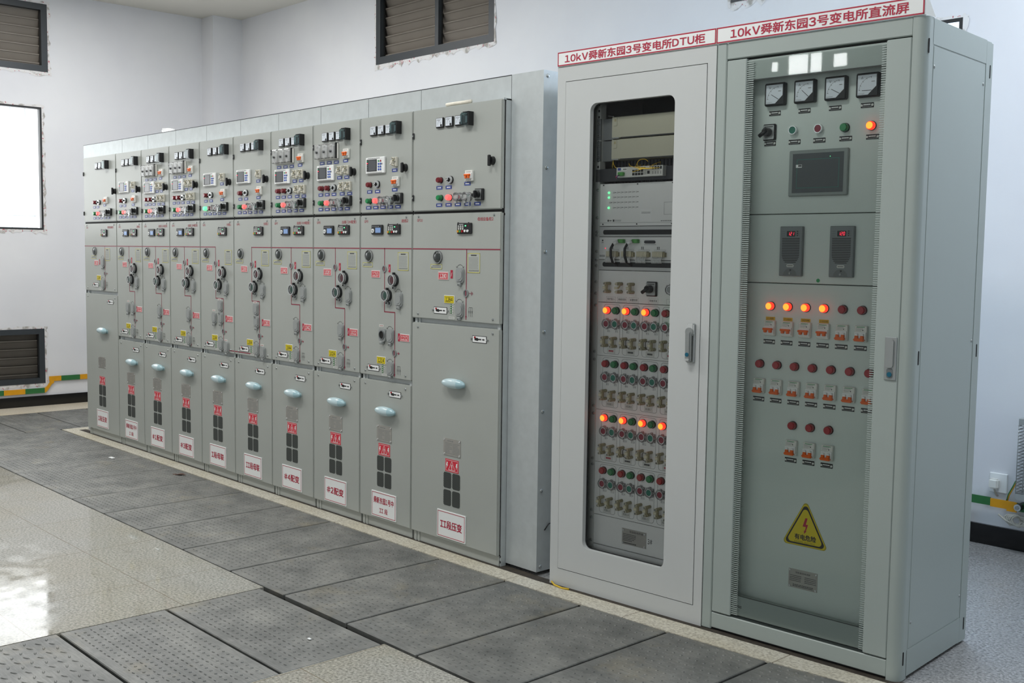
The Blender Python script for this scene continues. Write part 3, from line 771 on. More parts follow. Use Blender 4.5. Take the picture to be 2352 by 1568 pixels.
def b_connector(b):
    m = 'connector_white'
    b.bbox(-.007, .017, -.014, 0, -.024, .024, .002, m)
    for zz in (-.017, .017): b.rod((.004, -.013, zz), (.004, -.028, zz), .0055, m, 10); b.rod((.004, -.028, zz), (.004, -.031, zz), .003, 'beige_dark', 8)
    b.bbox(-.016, .004, -.028, -.010, -.009, .008, .003, m, 2); b.rod((-.008, -.022, -.005), (-.015, -.027, -.014), .0045, 'white_plastic', 8); b.rod((.002, -.022, .003), (.010, -.026, .010), .003, 'beige_dark', 8)
    b.cyl(.010, 0, -.018, -.014, .003, 'steel', 8)
def b_relay(b):
    b.bbox(-.082, .082, -.012, 0, -.042, .042, .003, 'white'); b.scribble(-.01, .036, .10, .005, 1, -.0125, 'ink', .6, 3); b.scribble(.0, -.037, .12, .004, 1, -.0125, 'ink_light', .6, 5)
    b.cyl(.035, .021, -.015, -.012, .0045, 'green_dot', 10); b.cyl(.052, .021, -.015, -.012, .0045, 'lamp_red', 10)
    for r in range(3):
        for c in (.035, .052): b.cyl(c, .006 - .014 * r, -.015, -.012, .0052, 'blue_button', 10)
    b.rect(.063, .006, .005, .008, -.0128, 'black')
def b_relayscreen(b):
    b.box(-.07, .018, -.0135, -.012, -.030, .031, 'black'); b.rect(-.020, 0, .066, .054, -.0138, 'screen_grey')
    b.rect(-.063, .022, .008, .006, -.0139, 'green_dot'); b.rect(-.063, .012, .008, .005, -.0139, 'glow_digit')
    for k in range(4): b.rect(-.063, .001 - .009 * k, .008, .002, -.0139, 'grey_plastic')
def b_indicator_a(b):
    b.bbox(-.048, .048, -.010, 0, -.025, .025, .003, 'black'); b.cyl(-.031, -.006, -.014, -.01, .011, 'white', 16); b.cyl(-.031, -.006, -.016, -.014, .005, 'grey_plastic', 12)
    for k in range(5): b.rect(-.036 + .013 * k, .016, .005, .005, -.0104, 'grey_plastic')
def b_indicator_screen(b): b.box(-.008, .036, -.0125, -.010, -.016, .010, 'screen_blue')
def b_voltage(b):
    b.bbox(-.052, .052, -.010, 0, -.026, .026, .003, 'black'); b.scribble(-.02, .019, .03, .004, 1, -.0104, 'white', .6, 7)
    for k, m in enumerate(('bar_yellow', 'green_dot', 'lamp_red')):
        x = -.038 + .015 * k; b.rect(x, .004, .009, .02, -.0104, 'label_white'); b.rect(x, .006, .003, .012, -.0107, 'ink'); b.cyl(x, -.014, -.017, -.01, .0055, m, 10)
    b.cyl(.010, -.012, -.015, -.01, .006, 'white', 12); b.cyl(.030, -.012, -.015, -.01, .006, 'white', 12)
    b.rect(.012, .012, .010, .005, -.0106, 'glow_green'); b.rect(.032, .012, .004, .004, -.0106, 'lamp_red')
    for x in (-.046, .03): b.cyl(x, .026, -.008, -.004, .003, 'black', 8)
def b_dome(b):
    b.ring(0, 0, .027, .0325, -.006, 0, 'clear_plastic', 26, 1.05); b.ell((0, -.002, 0), (.0285, .010, .0275), 'dark_glass', 20, 10)
def b_windowglass(b): b.ring(0, 0, .028, .0305, -.009, -.004, 'grey_plastic', 26, 1.05)
def b_caution(b):
    b.box(-.044, .044, -.0012, 0, -.012, .012, 'label_grey'); b.border(0, 0, .088, .024, .0025, -.0015, 'border_yellow'); b.scribble(.004, .0, .066, .014, 2, -.0015, 'ink', .4, 9); b.rect(-.034, -.004, .006, .006, -.0016, 'ink')
def b_instr(b):
    b.box(-.044, .044, -.0012, 0, -.046, .046, 'label_grey'); b.border(0, 0, .088, .092, .003, -.0015, 'border_yellow')
    b.rect(0, .036, .04, .006, -.0016, 'ink'); b.scribble(-.004, .0, .066, .056, 9, -.0015, 'ink_light', .4, 11); b.scribble(0, -.036, .07, .010, 2, -.0015, 'ink', .4, 13)
def b_position(b): b.ring(0, 0, .013, .018, -.005, 0, 'steel', 18); b.cyl(0, 0, -.003, 0, .013, 'grey_dark', 16); b.seg((0, -.012), (0, .012), .006, -.0035, 'red_line')
def b_state_red(b): b.box(-.008, .008, -.0012, 0, -.020, .020, 'sign_red'); b.seg((-.003, -.01), (.003, .008), .002, -.0015, 'white')
def b_state_green(b):
    b.box(-.006, .006, -.0012, 0, -.023, .023, 'green_stripe'); b.rect(.014, 0, .008, .046, -.0012, 'label_white')
    for k in range(4): b.rect(0, -.016 + .011 * k, .007, .004, -.0015, 'label_white'); b.rect(.014, -.016 + .011 * k, .004, .004, -.0015, 'ink')
def opf(m):
    def f(b):
        b.cyl(0, 0, -.016, 0, .0315, 'black_soft', 26, .030); b.ring(0, 0, .020, .0295, -.0195, -.016, 'chrome', 26); b.cyl(0, 0, -.0205, -.016, .0195, m, 20)
        b.bbox(-.008, .008, -.014, 0, -.045, -.031, .002, 'grey_plastic'); b.cyl(0, -.039, -.017, -.014, .004, 'gap_shade', 8); b.bbox(-.007, .005, -.016, -.002, .030, .040, .002, 'black')
    return f
OP_RED = opf('button_red'); OP_GREEN = opf('button_green')
def b_opcap(b): b.cyl(0, 0, -.027, -.0195, .029, 'clear_cap', 24, .027); b.ring(0, 0, .0255, .0300, -.030, -.026, 'chrome', 26)
def b_keylock(b): b.ring(0, 0, .008, .015, -.006, 0, 'steel', 16); b.cyl(0, 0, -.003, 0, .009, 'black', 14)
def b_socket(b):
    b.rr(0, .004, .054, .072, .014, -.008, 0, 'grey_plastic'); b.rr(-.001, .006, .048, .062, .016, -.0125, -.008, 'grey_plastic'); b.arc(-.004, .006, .025, -100, 40, .003, -.0128, 'grey_dark', 10)
    b.bbox(-.009, .009, -.015, 0, -.048, -.032, .003, 'grey_plastic'); b.ring(0, -.042, .003, .006, -.018, -.015, 'steel', 12)
def b_opensocket(b):
    b.rr(0, 0, .056, .070, .016, -.012, 0, 'grey_plastic'); b.cyl(.002, .0, -.0125, -.011, .021, 'gap_shade', 20); b.ring(.002, 0, .020, .024, -.016, -.012, 'grey_dark', 22); b.bbox(-.010, .010, -.022, 0, -.048, -.034, .003, 'grey_plastic')
def b_arcmark(b):
    b.arc(0, 0, .026, 25, 155, .0018, -.001, 'ink', 10)
    for s in (-1, 1): b.seg((s * .026, .014), (s * .018, .013), .0018, -.001, 'ink'); b.seg((s * .0245, .011), (s * .029, .019), .0018, -.001, 'ink')
def b_slot(b):
    b.box(-.050, .050, -.0015, 0, -.0165, .0165, 'black'); b.rect(0, 0, .095, .028, -.0018, 'white')
    b.poly([(-.034, -.005), (-.012, -.008), (-.004, -.003), (.014, -.003), (.014, .003), (-.008, .003), (-.012, .007), (-.034, .004)], -.0022, 'black'); b.poly([(.018, 0), (.030, -.005), (.030, -.002), (.037, -.003), (.037, .003), (.030, .002), (.030, .005)], -.0022, 'black')
    b.cyl(-.030, .008, -.005, -.002, .005, 'lamp_red', 10)
    for s in (-.057, .057): b.cyl(s, 0, -.005, 0, .005, 'steel', 8)
def b_tag(b): b.box(-.024, .024, -.001, 0, -.007, .007, 'label_white'); b.border(0, 0, .048, .014, .0012, -.0013, 'ink_light'); b.scribble(0, 0, .036, .006, 1, -.0013, 'ink_light', .6, 5)
def b_redtag(b): b.box(-.020, .020, -.001, 0, -.006, .006, 'label_white'); b.scribble(0, 0, .03, .006, 1, -.0013, 'text_red', .5, 5)
def b_screw(b): b.cyl(0, 0, -.005, 0, .0065, 'steel', 10, .004)
def b_hinge(b): b.bbox(-.006, .006, -.007, 0, -.015, .015, .002, 'black_soft'); b.cyl(.001, 0, -.010, -.007, .004, 'grey_plastic', 8)
def b_capsym(b):
    for x in (-.012, .0, .012): b.seg((x, .022), (x, -.022), .0015, -.001, 'ink'); b.rect(x, .004, .008, .002, -.0011, 'ink'); b.rect(x, -.002, .008, .002, -.0011, 'ink')
    b.seg((-.012, .022), (.012, .022), .0015, -.001, 'ink')
def b_earth(b):
    b.seg((0, 0), (.018, 0), .0022, -.001, 'red_line')
    for k, l in enumerate((.020, .013, .007)): b.rect(.018 + .005 * k, 0, .0022, l, -.001, 'red_line')
def b_arrow(b): b.seg((0, 0), (.014, 0), .0022, -.001, 'red_line'); b.poly([(.012, -.008), (.024, 0), (.012, .008)], -.001, 'red_line')
def b_handle(b):
    b.ell((0, -.022, 0), (.084, .022, .0245), 'handle_blue', 22, 14); b.ell((0, -.022, 0), (.086, .0232, .0256), 'handle_blue_dark', 22, 6, 0.0, 1.08)
    b.rr(-.005, -.006, .14, .026, .012, -.006, 0, 'handle_blue_dark'); b.bbox(-.066, -.05, -.014, -.002, -.016, -.004, .002, 'black')
def b_nameplate(b):
    b.box(-.064, .064, -.002, 0, -.042, .042, 'nameplate'); b.scribble(0, .030, .07, .008, 1, -.0023, 'ink_light', .6, 15); b.scribble(-.025, -.006, .05, .056, 8, -.0023, 'ink_light', .35, 16); b.scribble(.03, -.006, .05, .056, 8, -.0023, 'ink_light', .35, 17)
    for x in (-.057, .057):
        for z in (-.035, .035): b.cyl(x, z, -.005, -.002, .0045, 'chrome', 8)
def b_warning(b):
    b.box(-.050, .050, -.0012, 0, -.031, .031, 'red'); b.border(0, 0, .090, .053, .0016, -.0015, 'white')
    for a, c in (((-.024, -.021), (.024, -.021)), ((.024, -.021), (0, .022)), ((0, .022), (-.024, -.021))): b.seg(a, c, .002, -.0016, 'white')
    b.rect(0, -.002, .006, .016, -.0016, 'white'); b.rect(0, -.015, .006, .005, -.0016, 'white')
    for s in (-.036, .036): b.poly([(s - .002, .016), (s + .006, .016), (s + .002, .003), (s + .007, .003), (s - .006, -.016), (s - .001, -.002), (s - .007, -.002)], -.0016, 'white')
def b_vent(b):
    for x in (-.033, .033):
        for z in (-.043, .043): b.rr(x, z, .058, .078, .010, -.0008, .001, 'vent_mesh'); 
def b_ventrim(b):
    for x in (-.033, .033):
        for z in (-.043, .043):
            Pn = MB.rrp(x, z, .060, .080, .011, 5); Pi = MB.rrp(x, z, .056, .076, .009, 5); n = len(Pn)
            b.add([(p[0], -.0012, p[1]) for p in Pn] + [(p[0], -.0004, p[1]) for p in Pi], [(i, (i + 1) % n, n + (i + 1) % n, n + i) for i in range(n)], 'paint')

# ------------------------------------------------------------------ the ten switchgear cabinets
XS = [-6.0908, -5.4818, -5.0447, -4.6092, -4.1688, -3.7242, -3.2743, -2.8216, -2.3676, -1.9181, -1.2599]
YFRONT = -.023
GP = [  # kind, title, main number, second number, earth number, sign lines
    ('pt', '母线设备柜1', '1180', None, '1184', ['I段压变']),
    ('in', '进线1', '1110', '1112', '1114', ['舜新东园1号中', 'I 段']),
    ('tr', '出线 (1#配变)', '1010', '1012', '1014', ['#1配变']),
    ('tr', '出线 (3#配变)', '1030', '1032', '1034', ['#3配变']),
    ('tie', '分段1', '1100', '1102', '1104', ['I段母联']),
    ('tie2', '分段2', '1200', '1202', '1204', ['II段母联']),
    ('tr', '出线 (4#配变)', '1040', '1042', '1044', ['#4配变']),
    ('tr', '出线 (2#配变)', '1020', '1022', '1024', ['#2配变']),
    ('in', '进线2', '1210', '1212', '1214', ['舜新东园1号中', 'II 段']),
    ('pt', '母线设备柜2', '1280', None, '1284', ['II段压变'])]
CAB_LABEL = [
    'wide grey switchgear cabinet at the far left end, red sign I段压变',
    'narrow grey switchgear cabinet numbered 1110, second from the left end',
    'narrow grey switchgear cabinet with the red sign #1配变',
    'narrow grey switchgear cabinet with the red sign #3配变',
    'narrow grey switchgear cabinet numbered 1100 with the sign I段母联',
    'narrow grey switchgear cabinet numbered 1200 with the sign II段母联',
    'narrow grey switchgear cabinet with the red sign #4配变',
    'narrow grey switchgear cabinet with the red sign #2配变',
    'narrow grey switchgear cabinet numbered 1210, left of the widest one',
    'widest grey switchgear cabinet, nearest of the row, red sign II段压变']
DEPTH = dict(panel_meter=.011, meter_selector=.014, indicator_lamp=.014, key_switch=.014, circuit_breaker=.014, protection_relay=.012, test_terminal=.02, test_block=.018, test_block_end=.010, selector_switch=.015, push_button=.02, door_knob=.02, operating_button=.014, operating_socket=.008, open_socket=.012, fault_indicator=.01, voltage_indicator=.01, viewing_window=.008, door_handle=.022)
def number_plate(t, m, ink):
    b = MB(); b.bbox(-.039, .039, -.003, 0, -.0195, .0195, .001, 'white'); b.rect(0, 0, .073, .035, -.0033, m); b.border(0, 0, .068, .031, .0012, -.0035, ink); b.text(t, 0, 0, -.0037, ink, h=.021, w=.052, bold=.012); return b
for i, (kind, title, n1, n2, n3, sign) in enumerate(GP):
    w = XS[i + 1] - XS[i]; pt = kind == 'pt'
    c = thing('switchgear_cabinet', CAB_LABEL[i], 'switchgear cabinet', (XS[i], YFRONT, 0), 0, 'switchgear cabinets in the row')
    zm = 1.134 if pt else .812; zl = 1.112 if pt else .788
    q = MB(); q.box(.004, w - .004, .022, .05, .050, 2.150, 'galvanised')
    q.box(0.012, .03, .012, .022, .055, 2.14, 'galvanised'); q.box(w - .03, w - .012, .012, .022, .055, 2.14, 'galvanised')
    for xx in (.05, ): q.box(.035, .05, .016, .022, zl - .02, zm + .02, 'galvanised')
    q.box(.004, w - .004, .010, .022, 1.644, 1.664, 'gap_shade'); q.box(.0008, .004, .008, .022, .06, 2.15, 'interior_shade')  # dark strips paint the shade between the doors and along the seam
    if i == 9:
        q.box(w - .014, w + .001, .022, .053, .0, 2.155, 'galvanised'); q.box(w - .1, w + .001, .006, .053, 2.15, 2.158, 'galvanised')
        for z in (.05, .024, 1.638): q.cyl(w - .006, z, .0215, .03, .007, 'gap_shade', 10)
    P(c, 'frame', q)
    q = MB(); x0 = .0015 if i else -.118; x1 = w - .0015 if i < 9 else w
    q.box(x0, x1, .051, 1.02, .018, 2.264, 'galvanised'); q.box(x0, x1, .0505, .052, 2.2605, 2.2645, 'charcoal'); q.box(x1 - .0005, x1 + .0025, .052, .06, .03, 2.262, 'charcoal')
    r = P(c, 'rear_enclosure', q)
    if i == 9:
        q = MB(); q.box(w + .003, w + .208, .051, 1.02, .018, 2.264, 'galvanised'); e = P(c, 'end_cover', q)
        for z in (2.24, 1.84, 1.47, 1.112, .752, .39, .04): P(e, 'rivet', lambda b: b.ell((0, 0, 0), (.005, .009, .009), 'steel', 10, 6), w + .209, z, .075, key='rivet')
        q = MB(); q.tube([(w + .209, .098, .205), (w + .214, .12, .232), (w + .216, .135, .236), (w + .214, .145, .225)], .0025, 'black', 6); P(e, 'cable_stub', q)
    q = MB(); q.bbox(.008, w - .006, .014, .04, .004, .054, .002, 'paint'); 
    for xx in (.022, .047): q.box(xx, xx + .014, .010, .016, .004, .054, 'paint')
    P(c, 'plinth', q)
    # instrument door
    q = MB(); q.bbox(.002, w - .003, 0, .020, 1.660, 2.154, .005, 'paint', 2); d = P(c, 'instrument_door', q)
    for z in (2.03, 1.727): P(d, 'hinge', b_hinge, .008, z, 0)
    fx = lambda u: u * w
    ku = .872 if i == 9 else .903 if i == 0 else .815
    P(d, 'door_knob', b_knob, fx(ku) + .02 * (2.3845 - XS[i] - fx(ku)) / 3.315, 1.880, 0, label='black turning door knob')
    # positions were read off the middle of what shows; a device standing proud of the door sits a little further right at its base
    def put(name, build, u, z, **k):
        d = DEPTH.get(name, 0.0)
        return P(c, name, build, fx(u) + d * (2.3845 - XS[i] - fx(u)) / 3.315, z - d * (z - 1.455) / 3.315, 0, **k)
    def label_at(L, z):
        for u in L: put('label_plate', b_bluelabel, u, z)
    def breaker(u, z):
        o = put('circuit_breaker', b_breaker, u, z, label='white circuit breaker with orange toggle'); P(o, 'toggle', b_toggle_on)
    mu = {'pt': (.312, .419, .527, .625), 'in': (.245, .395, .545, .685), 'tr': (.245, .395, .545, .685), 'tie': (.295, .46, .615, .745), 'tie2': (.24, .39, .54, .685)}[kind]
    if i == 0: mu = (.405, .51, .615, .69)
    if i == 1: mu = (.28, .43, .585, .735)
    for u in mu[:3]:
        o = put('panel_meter', b_meter, u, 2.081); P(o, 'dial', b_dial)
    o = put('meter_selector', b_switchbody, mu[3], 2.083); P(o, 'smoked_cover', b_cover)
    s = .02 if i == 0 else 0
    if pt:
        breaker(.641 + s, 1.820); label_at([.637 + s], 1.783); label_at([.321 + s, .428 + s], 1.771)
        put('indicator_lamp', L_OFF_RED, .315 + s, 1.808); put('key_switch', b_keyswitch, .428 + s, 1.807)
        rowx = [.318 + s, .423 + s, .525 + s, .625 + s, .752 + s]; lx = [.32 + s, .428 + s, .533 + s, .64 + s, .748 + s]
    else:
        lx = [.17, .31, .45, .59, .735]; rowx = [.16, .295, .415, .555, .725]
        if kind == 'tr':
            for k, u in enumerate((.135, .29, .435)): 
                o = put('test_block', b_iso, u, 2.004, label='white test block under a clear cover')
            put('test_block_end', b_isoend, .515, 2.004)
            label_at([.20, .355, .505], 1.940); breaker(.688, 1.983); label_at([.70], 1.943)
            o = put('protection_relay', b_relay, .255, 1.886); P(o, 'screen', b_relayscreen)
            for u in (.54, .68): put('test_terminal', b_connector, u, 1.896)
            label_at([.575, .725], 1.855)
            for u in (.16, .295): put('indicator_lamp', L_OFF_RED, u, 1.804)
            put('key_switch', b_keyswitch, .425, 1.804)
            for u in (.585, .725): put('test_terminal', b_connector, u, 1.809)
            label_at([.17, .31, .455, .63, .785], 1.768)
        else:
            o = put('protection_relay', b_relay, .285 if kind != 'tie2' else .25, 1.905); P(o, 'screen', b_relayscreen)
            put('test_terminal', b_connector, .635, 1.916); label_at([.67], 1.872); breaker(.665, 1.816); label_at([.672], 1.774)
            put('indicator_lamp', L_OFF_RED, .165, 1.807); put('key_switch', b_keyswitch, .31, 1.808); label_at([.19, .345], 1.770)
    label_at(lx, 1.688)
    if kind == 'tie':
        put('indicator_lamp', L_GREEN, rowx[0], 1.723, key='lamp_g_lit', label='lit bright green indicator lamp'); put('indicator_lamp', L_OFF_RED, rowx[1], 1.723)
    else:
        put('indicator_lamp', L_OFF_GREEN, rowx[0], 1.723, label='unlit green indicator lamp'); put('indicator_lamp', L_PINK, rowx[1], 1.723, label='lit red indicator lamp')
    for u, bt in ((rowx[2], B_RED), (rowx[3], B_GREEN)):
        o = put('push_button', bt, u, 1.724); P(o, 'clear_guard', b_guard)
    o = put('selector_switch', b_selplate, rowx[4], 1.731); P(o, 'handle', b_selhandle)
    P(o, 'keys', b_keys)
    # mimic panel
    q = MB(); q.bbox(.002, w - .003, 0, .020, zm, 1.648, .004, 'paint', 2)
    pl = P(c, 'mimic_panel', q)
    corners = [(.05, 1.635), (w - .05, 1.635), (.05, zm + .022), (w - .05, zm + .022)]
    for x, z in corners: P(pl, 'screw', b_screw, x, z, 0)
    q = MB(); q.text('GP%d' % (i + 1), .055 if not pt else .06, 1.617, -.0006, 'text_red', h=.013, w=.034 if i < 9 else .042, bold=.01); P(pl, 'cabinet_number', q); q = MB()
    lw = {5: .105, 6: .11, 3: .055, 11: .135, 8: .13}.get(len(title), .055)
    if title.startswith('出线'): lw = .135
    q.text(title, w - .035 - lw / 2 - (.02 if pt else 0), 1.617, -.0006, 'text_red', h=.017, w=lw, bold=.012); P(pl, 'cabinet_title', q)
    q = MB(); t_ = .0055; y = -.0008
    if kind == 'tie': q.seg((.003, 1.477), (fx(.462), 1.477), t_, y, 'red_line')
    elif kind == 'tie2': q.seg((fx(.48), 1.477), (w - .004, 1.477), t_, y, 'red_line')
    else: q.seg((.003, 1.477), (w - .004, 1.477), t_, y, 'red_line')
    if pt:
        u = .635
        q.seg((fx(u), 1.477), (fx(u), 1.145), t_ * .9, y, 'red_line')
        q.poly([(fx(u) - .006, 1.162), (fx(u), 1.147), (fx(u) + .006, 1.162)], y - .0002, 'red_line')
    else:
        u = .462 if kind == 'tie' else .485; v = .685
        q.seg((fx(u), 1.480), (fx(u), 1.150), t_ * .9, y, 'red_line'); q.seg((fx(u), 1.152), (fx(v), 1.152), t_, y, 'red_line'); q.seg((fx(v), 1.154), (fx(v), .828), t_ * .9, y, 'red_line')
        if kind == 'tie': q.seg((fx(v), .829), (w - .003, .829), t_, y, 'red_line')
        elif kind == 'tie2': q.seg((.003, .829), (fx(v), .829), t_, y, 'red_line')
        else: q.poly([(fx(v) - .007, .836), (fx(v), .818), (fx(v) + .007, .836)], y - .0002, 'red_line')
    P(pl, 'mimic_line', q)
    if kind in ('in', 'tr'):
        o = put('fault_indicator', b_indicator_a, .325, 1.574); P(o, 'screen', b_indicator_screen)
    put('voltage_indicator', b_voltage, .60 if pt else .645, 1.575)
    du = .298 if pt else .160
    o = put('viewing_window', b_dome, du, 1.438); P(o, 'rim', b_windowglass)
    put('caution_label', b_caution, du - (.005 if pt else .005), 1.392); put('instruction_label', b_instr, .715 if pt else .838, 1.413)
    if pt:
        put('number_plate', number_plate(n1, 'red_plate', 'white'), .377, 1.348, label='red plate reading ' + n1); put('state_label', b_state_red, .47, 1.357)
        put('operating_socket', b_socket, .558, 1.350); put('arc_mark', b_arcmark, .565, 1.378)
        put('position_indicator', b_position, .635, 1.270); put('earth_symbol', b_earth, .665, 1.270)
        put('number_plate', number_plate(n3, 'yellow_plate', 'black'), .448, 1.236, label='yellow plate reading ' + n3); put('state_label', b_state_green, .467, 1.192)
        put('operating_socket', b_socket, .556, 1.186); put('arc_mark', b_arcmark, .562, 1.214); put('interlock_slot', b_slot, .344, 1.180); put('symbol', b_capsym, .685, 1.182); put('type_tag', b_tag, .475, 1.148)
    else:
        put('number_plate', number_plate(n1, 'red_plate', 'white'), .318 if kind not in ('tie', 'tie2') else .288, 1.344, label='red plate reading ' + n1)
        put('position_indicator', b_position, u, 1.373); put('state_label', b_state_red, u + .095, 1.376)
        o = put('operating_button', OP_RED, .645, 1.316); P(o, 'clear_cap', b_opcap)
        o = put('operating_button', OP_GREEN, .518, 1.236); P(o, 'clear_cap', b_opcap)
        put('key_lock', b_keylock, .590, 1.197); put('operating_socket', b_socket, .750, 1.216); put('arc_mark', b_arcmark, .752, 1.246)
        put('operating_socket', b_socket, .592, 1.025)
        if kind in ('tie', 'tie2'):
            put('operating_socket', b_socket, .575, 1.100); put('type_tag', b_redtag, .57, 1.145)
            put('operating_socket', b_socket, .755, .842); put('type_tag', b_redtag, .75, .890)
            if kind == 'tie': put('operating_socket', b_socket, .396, 1.020); put('type_tag', b_redtag, .40, 1.072)
        else: put('arc_mark', b_arcmark, .592, 1.053)
        if kind == 'in':
            if i == 8: put('open_socket', b_opensocket, .430, 1.030, label='socket with its round hole open')
            else: put('operating_socket', b_socket, .395, 1.026)
            put('type_tag', b_redtag, .43, 1.078)
        put('state_label', b_state_red, .765, 1.027); put('number_plate', number_plate(n2, 'red_plate', 'white'), .877, 1.027, label='red plate reading ' + n2)
        put('position_indicator', b_position, .685, .944); put('flow_arrow', b_arrow, .725, .944)
        put('number_plate', number_plate(n3, 'yellow_plate', 'black'), .432, .898, label='yellow plate reading ' + n3); put('state_label', b_state_green, .455, .855)
        put('operating_socket', b_socket, .595, .855); put('arc_mark', b_arcmark, .598, .884); put('interlock_slot', b_slot, .275, .853); put('symbol', b_capsym, .765, .856); put('type_tag', b_tag, .49, .824)
    # lower door
    q = MB(); q.bbox(.002, w - .003, 0, .020, .054, zl, .004, 'paint', 2); dr = P(c, 'lower_door', q)
    for x in (.05, w - .05): P(dr, 'screw', b_screw, x, zl - .022, 0)
    put('interlock_slot', b_slot, .785 if pt else .697, zl - .054 if pt else .730)
    put('door_handle', b_handle, .495, .832 if pt else .633, label='pale blue rounded door handle')
    np_ = {0: .588, 9: .520}.get(i, .515)
    put('name_plate', b_nameplate, .493, np_, label='metal name plate with rivets')
    dz = .018 if i == 0 else 0
    put('warning_sticker', b_warning, .493, .430 + dz, label='red danger sticker')
    o = put('vent_window', b_vent, .492, .312 + dz); P(o, 'vent_rim', b_ventrim)
    sg = MB(); sg.bbox(-.108, .108, -.004, 0, -.068, .068, .001, 'white'); sg.border(0, 0, .204, .124, .003, -.0043, 'sign_red')
    if len(sign) == 1:
        rom = sign[0].split('段')[0] + '段' if sign[0][0] == 'I' else None
        sg.text(sign[0], 0, 0, -.0045, 'sign_red', h=.040, w=.162, bold=.022)
    else:
        sg.text(sign[0], 0, .022, -.0045, 'sign_red', h=.033, w=.174, bold=.02); sg.text(sign[1], 0, -.030, -.0045, 'sign_red', h=.028, w=.072, bold=.015)
    put('name_sign', sg, .494, .135 + (.016 if i == 0 else 0), label='white sign with red border reading ' + ' '.join(sign))

# ------------------------------------------------------------------ the two tall cabinets
X0, RZ, W1, W2, HT = -.9372, .06594, .7952, .8021, 2.256
def b_bolt(b): b.cyl(0, 0, -.006, 0, .0075, 'steel', 10, .005)
LR = .0148
T_RED = lampf('lamp_red', 'lamp_red', LR, .022); T_GREEN = lampf('lamp_green', 'lamp_green', LR, .022); T_LIT = lampf('glow_red_core', 'glow_red_rim', LR, .022); T_GLIT = lampf('glow_green', 'glow_green', LR, .022)
def b_guardsq(b):
    b.ring(0, 0, .0172, .0195, -.019, -.015, 'guard_plastic', 20); b.ring(0, 0, .0180, .0195, -.015, -.001, 'guard_plastic', 20)
    for k in range(8): b.bbox(-.004 + .0195 * math.cos(PI * k / 4), .004 + .0195 * math.cos(PI * k / 4), -.012, -.001, -.004 + .0195 * math.sin(PI * k / 4), .004 + .0195 * math.sin(PI * k / 4), .001, 'guard_plastic')
def pushb(m):
    def f(b): b.ring(0, 0, .0132, .0160, -.015, 0, 'chrome', 22); b.cyl(0, 0, -.013, 0, .0134, m, 18)
    return f
T_PR = pushb('button_red'); T_PG = pushb('button_green'); T_PW = pushb('grey_plastic')
def b_link(b):
    for z in (-.0168, .0168):
        b.rod((.003, 0, z), (.003, -.026, z), .0068, 'beige_dark', 12); b.rod((-.0, -.026, z), (-.0, -.036, z), .0062, 'beige', 8); b.rod((0, -.036, z), (0, -.040, z), .003, 'steel', 6)
    b.bbox(-.006, .006, -.028, -.016, -.016, .016, .002, 'beige_dark'); b.bbox(-.014, .002, -.032, -.020, -.007, .006, .002, 'beige'); b.cyl(.001, -.014, -.033, -.02, .003, 'steel', 8)
def b_linkopen(b):
    for z in (-.0168, .0168):
        b.rod((.003, 0, z), (.003, -.026, z), .0075, 'beige_dark', 12); b.rod((0, -.026, z), (0, -.036, z), .0062, 'beige', 8)
    b.tube([(.008, -.024, .0168), (.012, -.026, .008), (.006, -.028, 0)], .004, 'beige_dark', 8); b.bbox(-.012, .006, -.034, -.022, -.006, .005, .002, 'beige')
def b_linkwire(b):
    b_link(b); b.tube([(0, -.03, .016), (-.018, -.03, .016), (-.023, -.03, .011), (-.023, -.03, -.011), (-.016, -.03, -.016), (0, -.03, -.016)], .0014, 'black', 6)
def b_rotary(b):
    b.bbox(-.026, .026, -.010, 0, -.030, .030, .003, 'black'); b.rr(-.002, 0, .046, .052, .004, -.0115, -.010, 'steel'); b.scribble(-.002, .020, .034, .006, 1, -.0118, 'ink', .7, 12)
def b_rotknob(b):
    b.cyl(0, 0, -.034, -.011, .0165, 'black', 20, .015); b.tube([(.006, -.03, .005), (-.012, -.034, -.007), (-.024, -.034, -.015)], .0075, 'black', 10)

t = thing('control_cabinet', 'white-grey DTU cabinet with a rounded window in its door, left of the glass-fronted one', 'control cabinet', (X0, 0, 0), RZ)
w = W1 - .001
q = MB()
q.box(0.0, .018, .0, .60, 0, HT, 'paint_dtu'); q.box(w - .018, w, 0, .60, 0, HT, 'paint_dtu'); q.box(.018, w - .018, .585, .60, 0, HT, 'interior_shade'); q.box(.018, w - .018, 0, .60, HT - .02, HT, 'paint_dtu'); q.box(.018, w - .018, .03, .60, 0, .05, 'paint_dtu')
q.box(.018, .045, 0, .03, 0, HT - .02, 'paint_dtu'); q.box(.756, w - .018, 0, .03, 0, HT - .02, 'paint_dtu'); q.box(.045, .756, 0, .03, 2.192, HT - .02, 'paint_dtu'); q.box(.045, .756, 0, .03, .004, .079, 'paint_dtu')
for a in (.03, .72): q.box(a, a + .05, .03, .06, .05, 2.2, 'interior_shade')
P(t, 'carcass', q)
q = MB(); q.hole(.0475, .7535, .082, 2.189, MB.rrp(.397, 1.1415, .426, 1.893, .032, 6), -.0015, .020, 'paint_dtu'); d = P(t, 'door', q)
q = MB(); q.poly(MB.rrp(.397, 1.1415, .450, 1.917, .036, 6), .021, 'glass_dtu'); P(d, 'window_pane', q)
q = MB(); q.hole(.17, .625, .18, 2.103, MB.rrp(.397, 1.1415, .420, 1.887, .030, 6), .0205, .026, 'black_soft'); P(d, 'window_gasket', q)
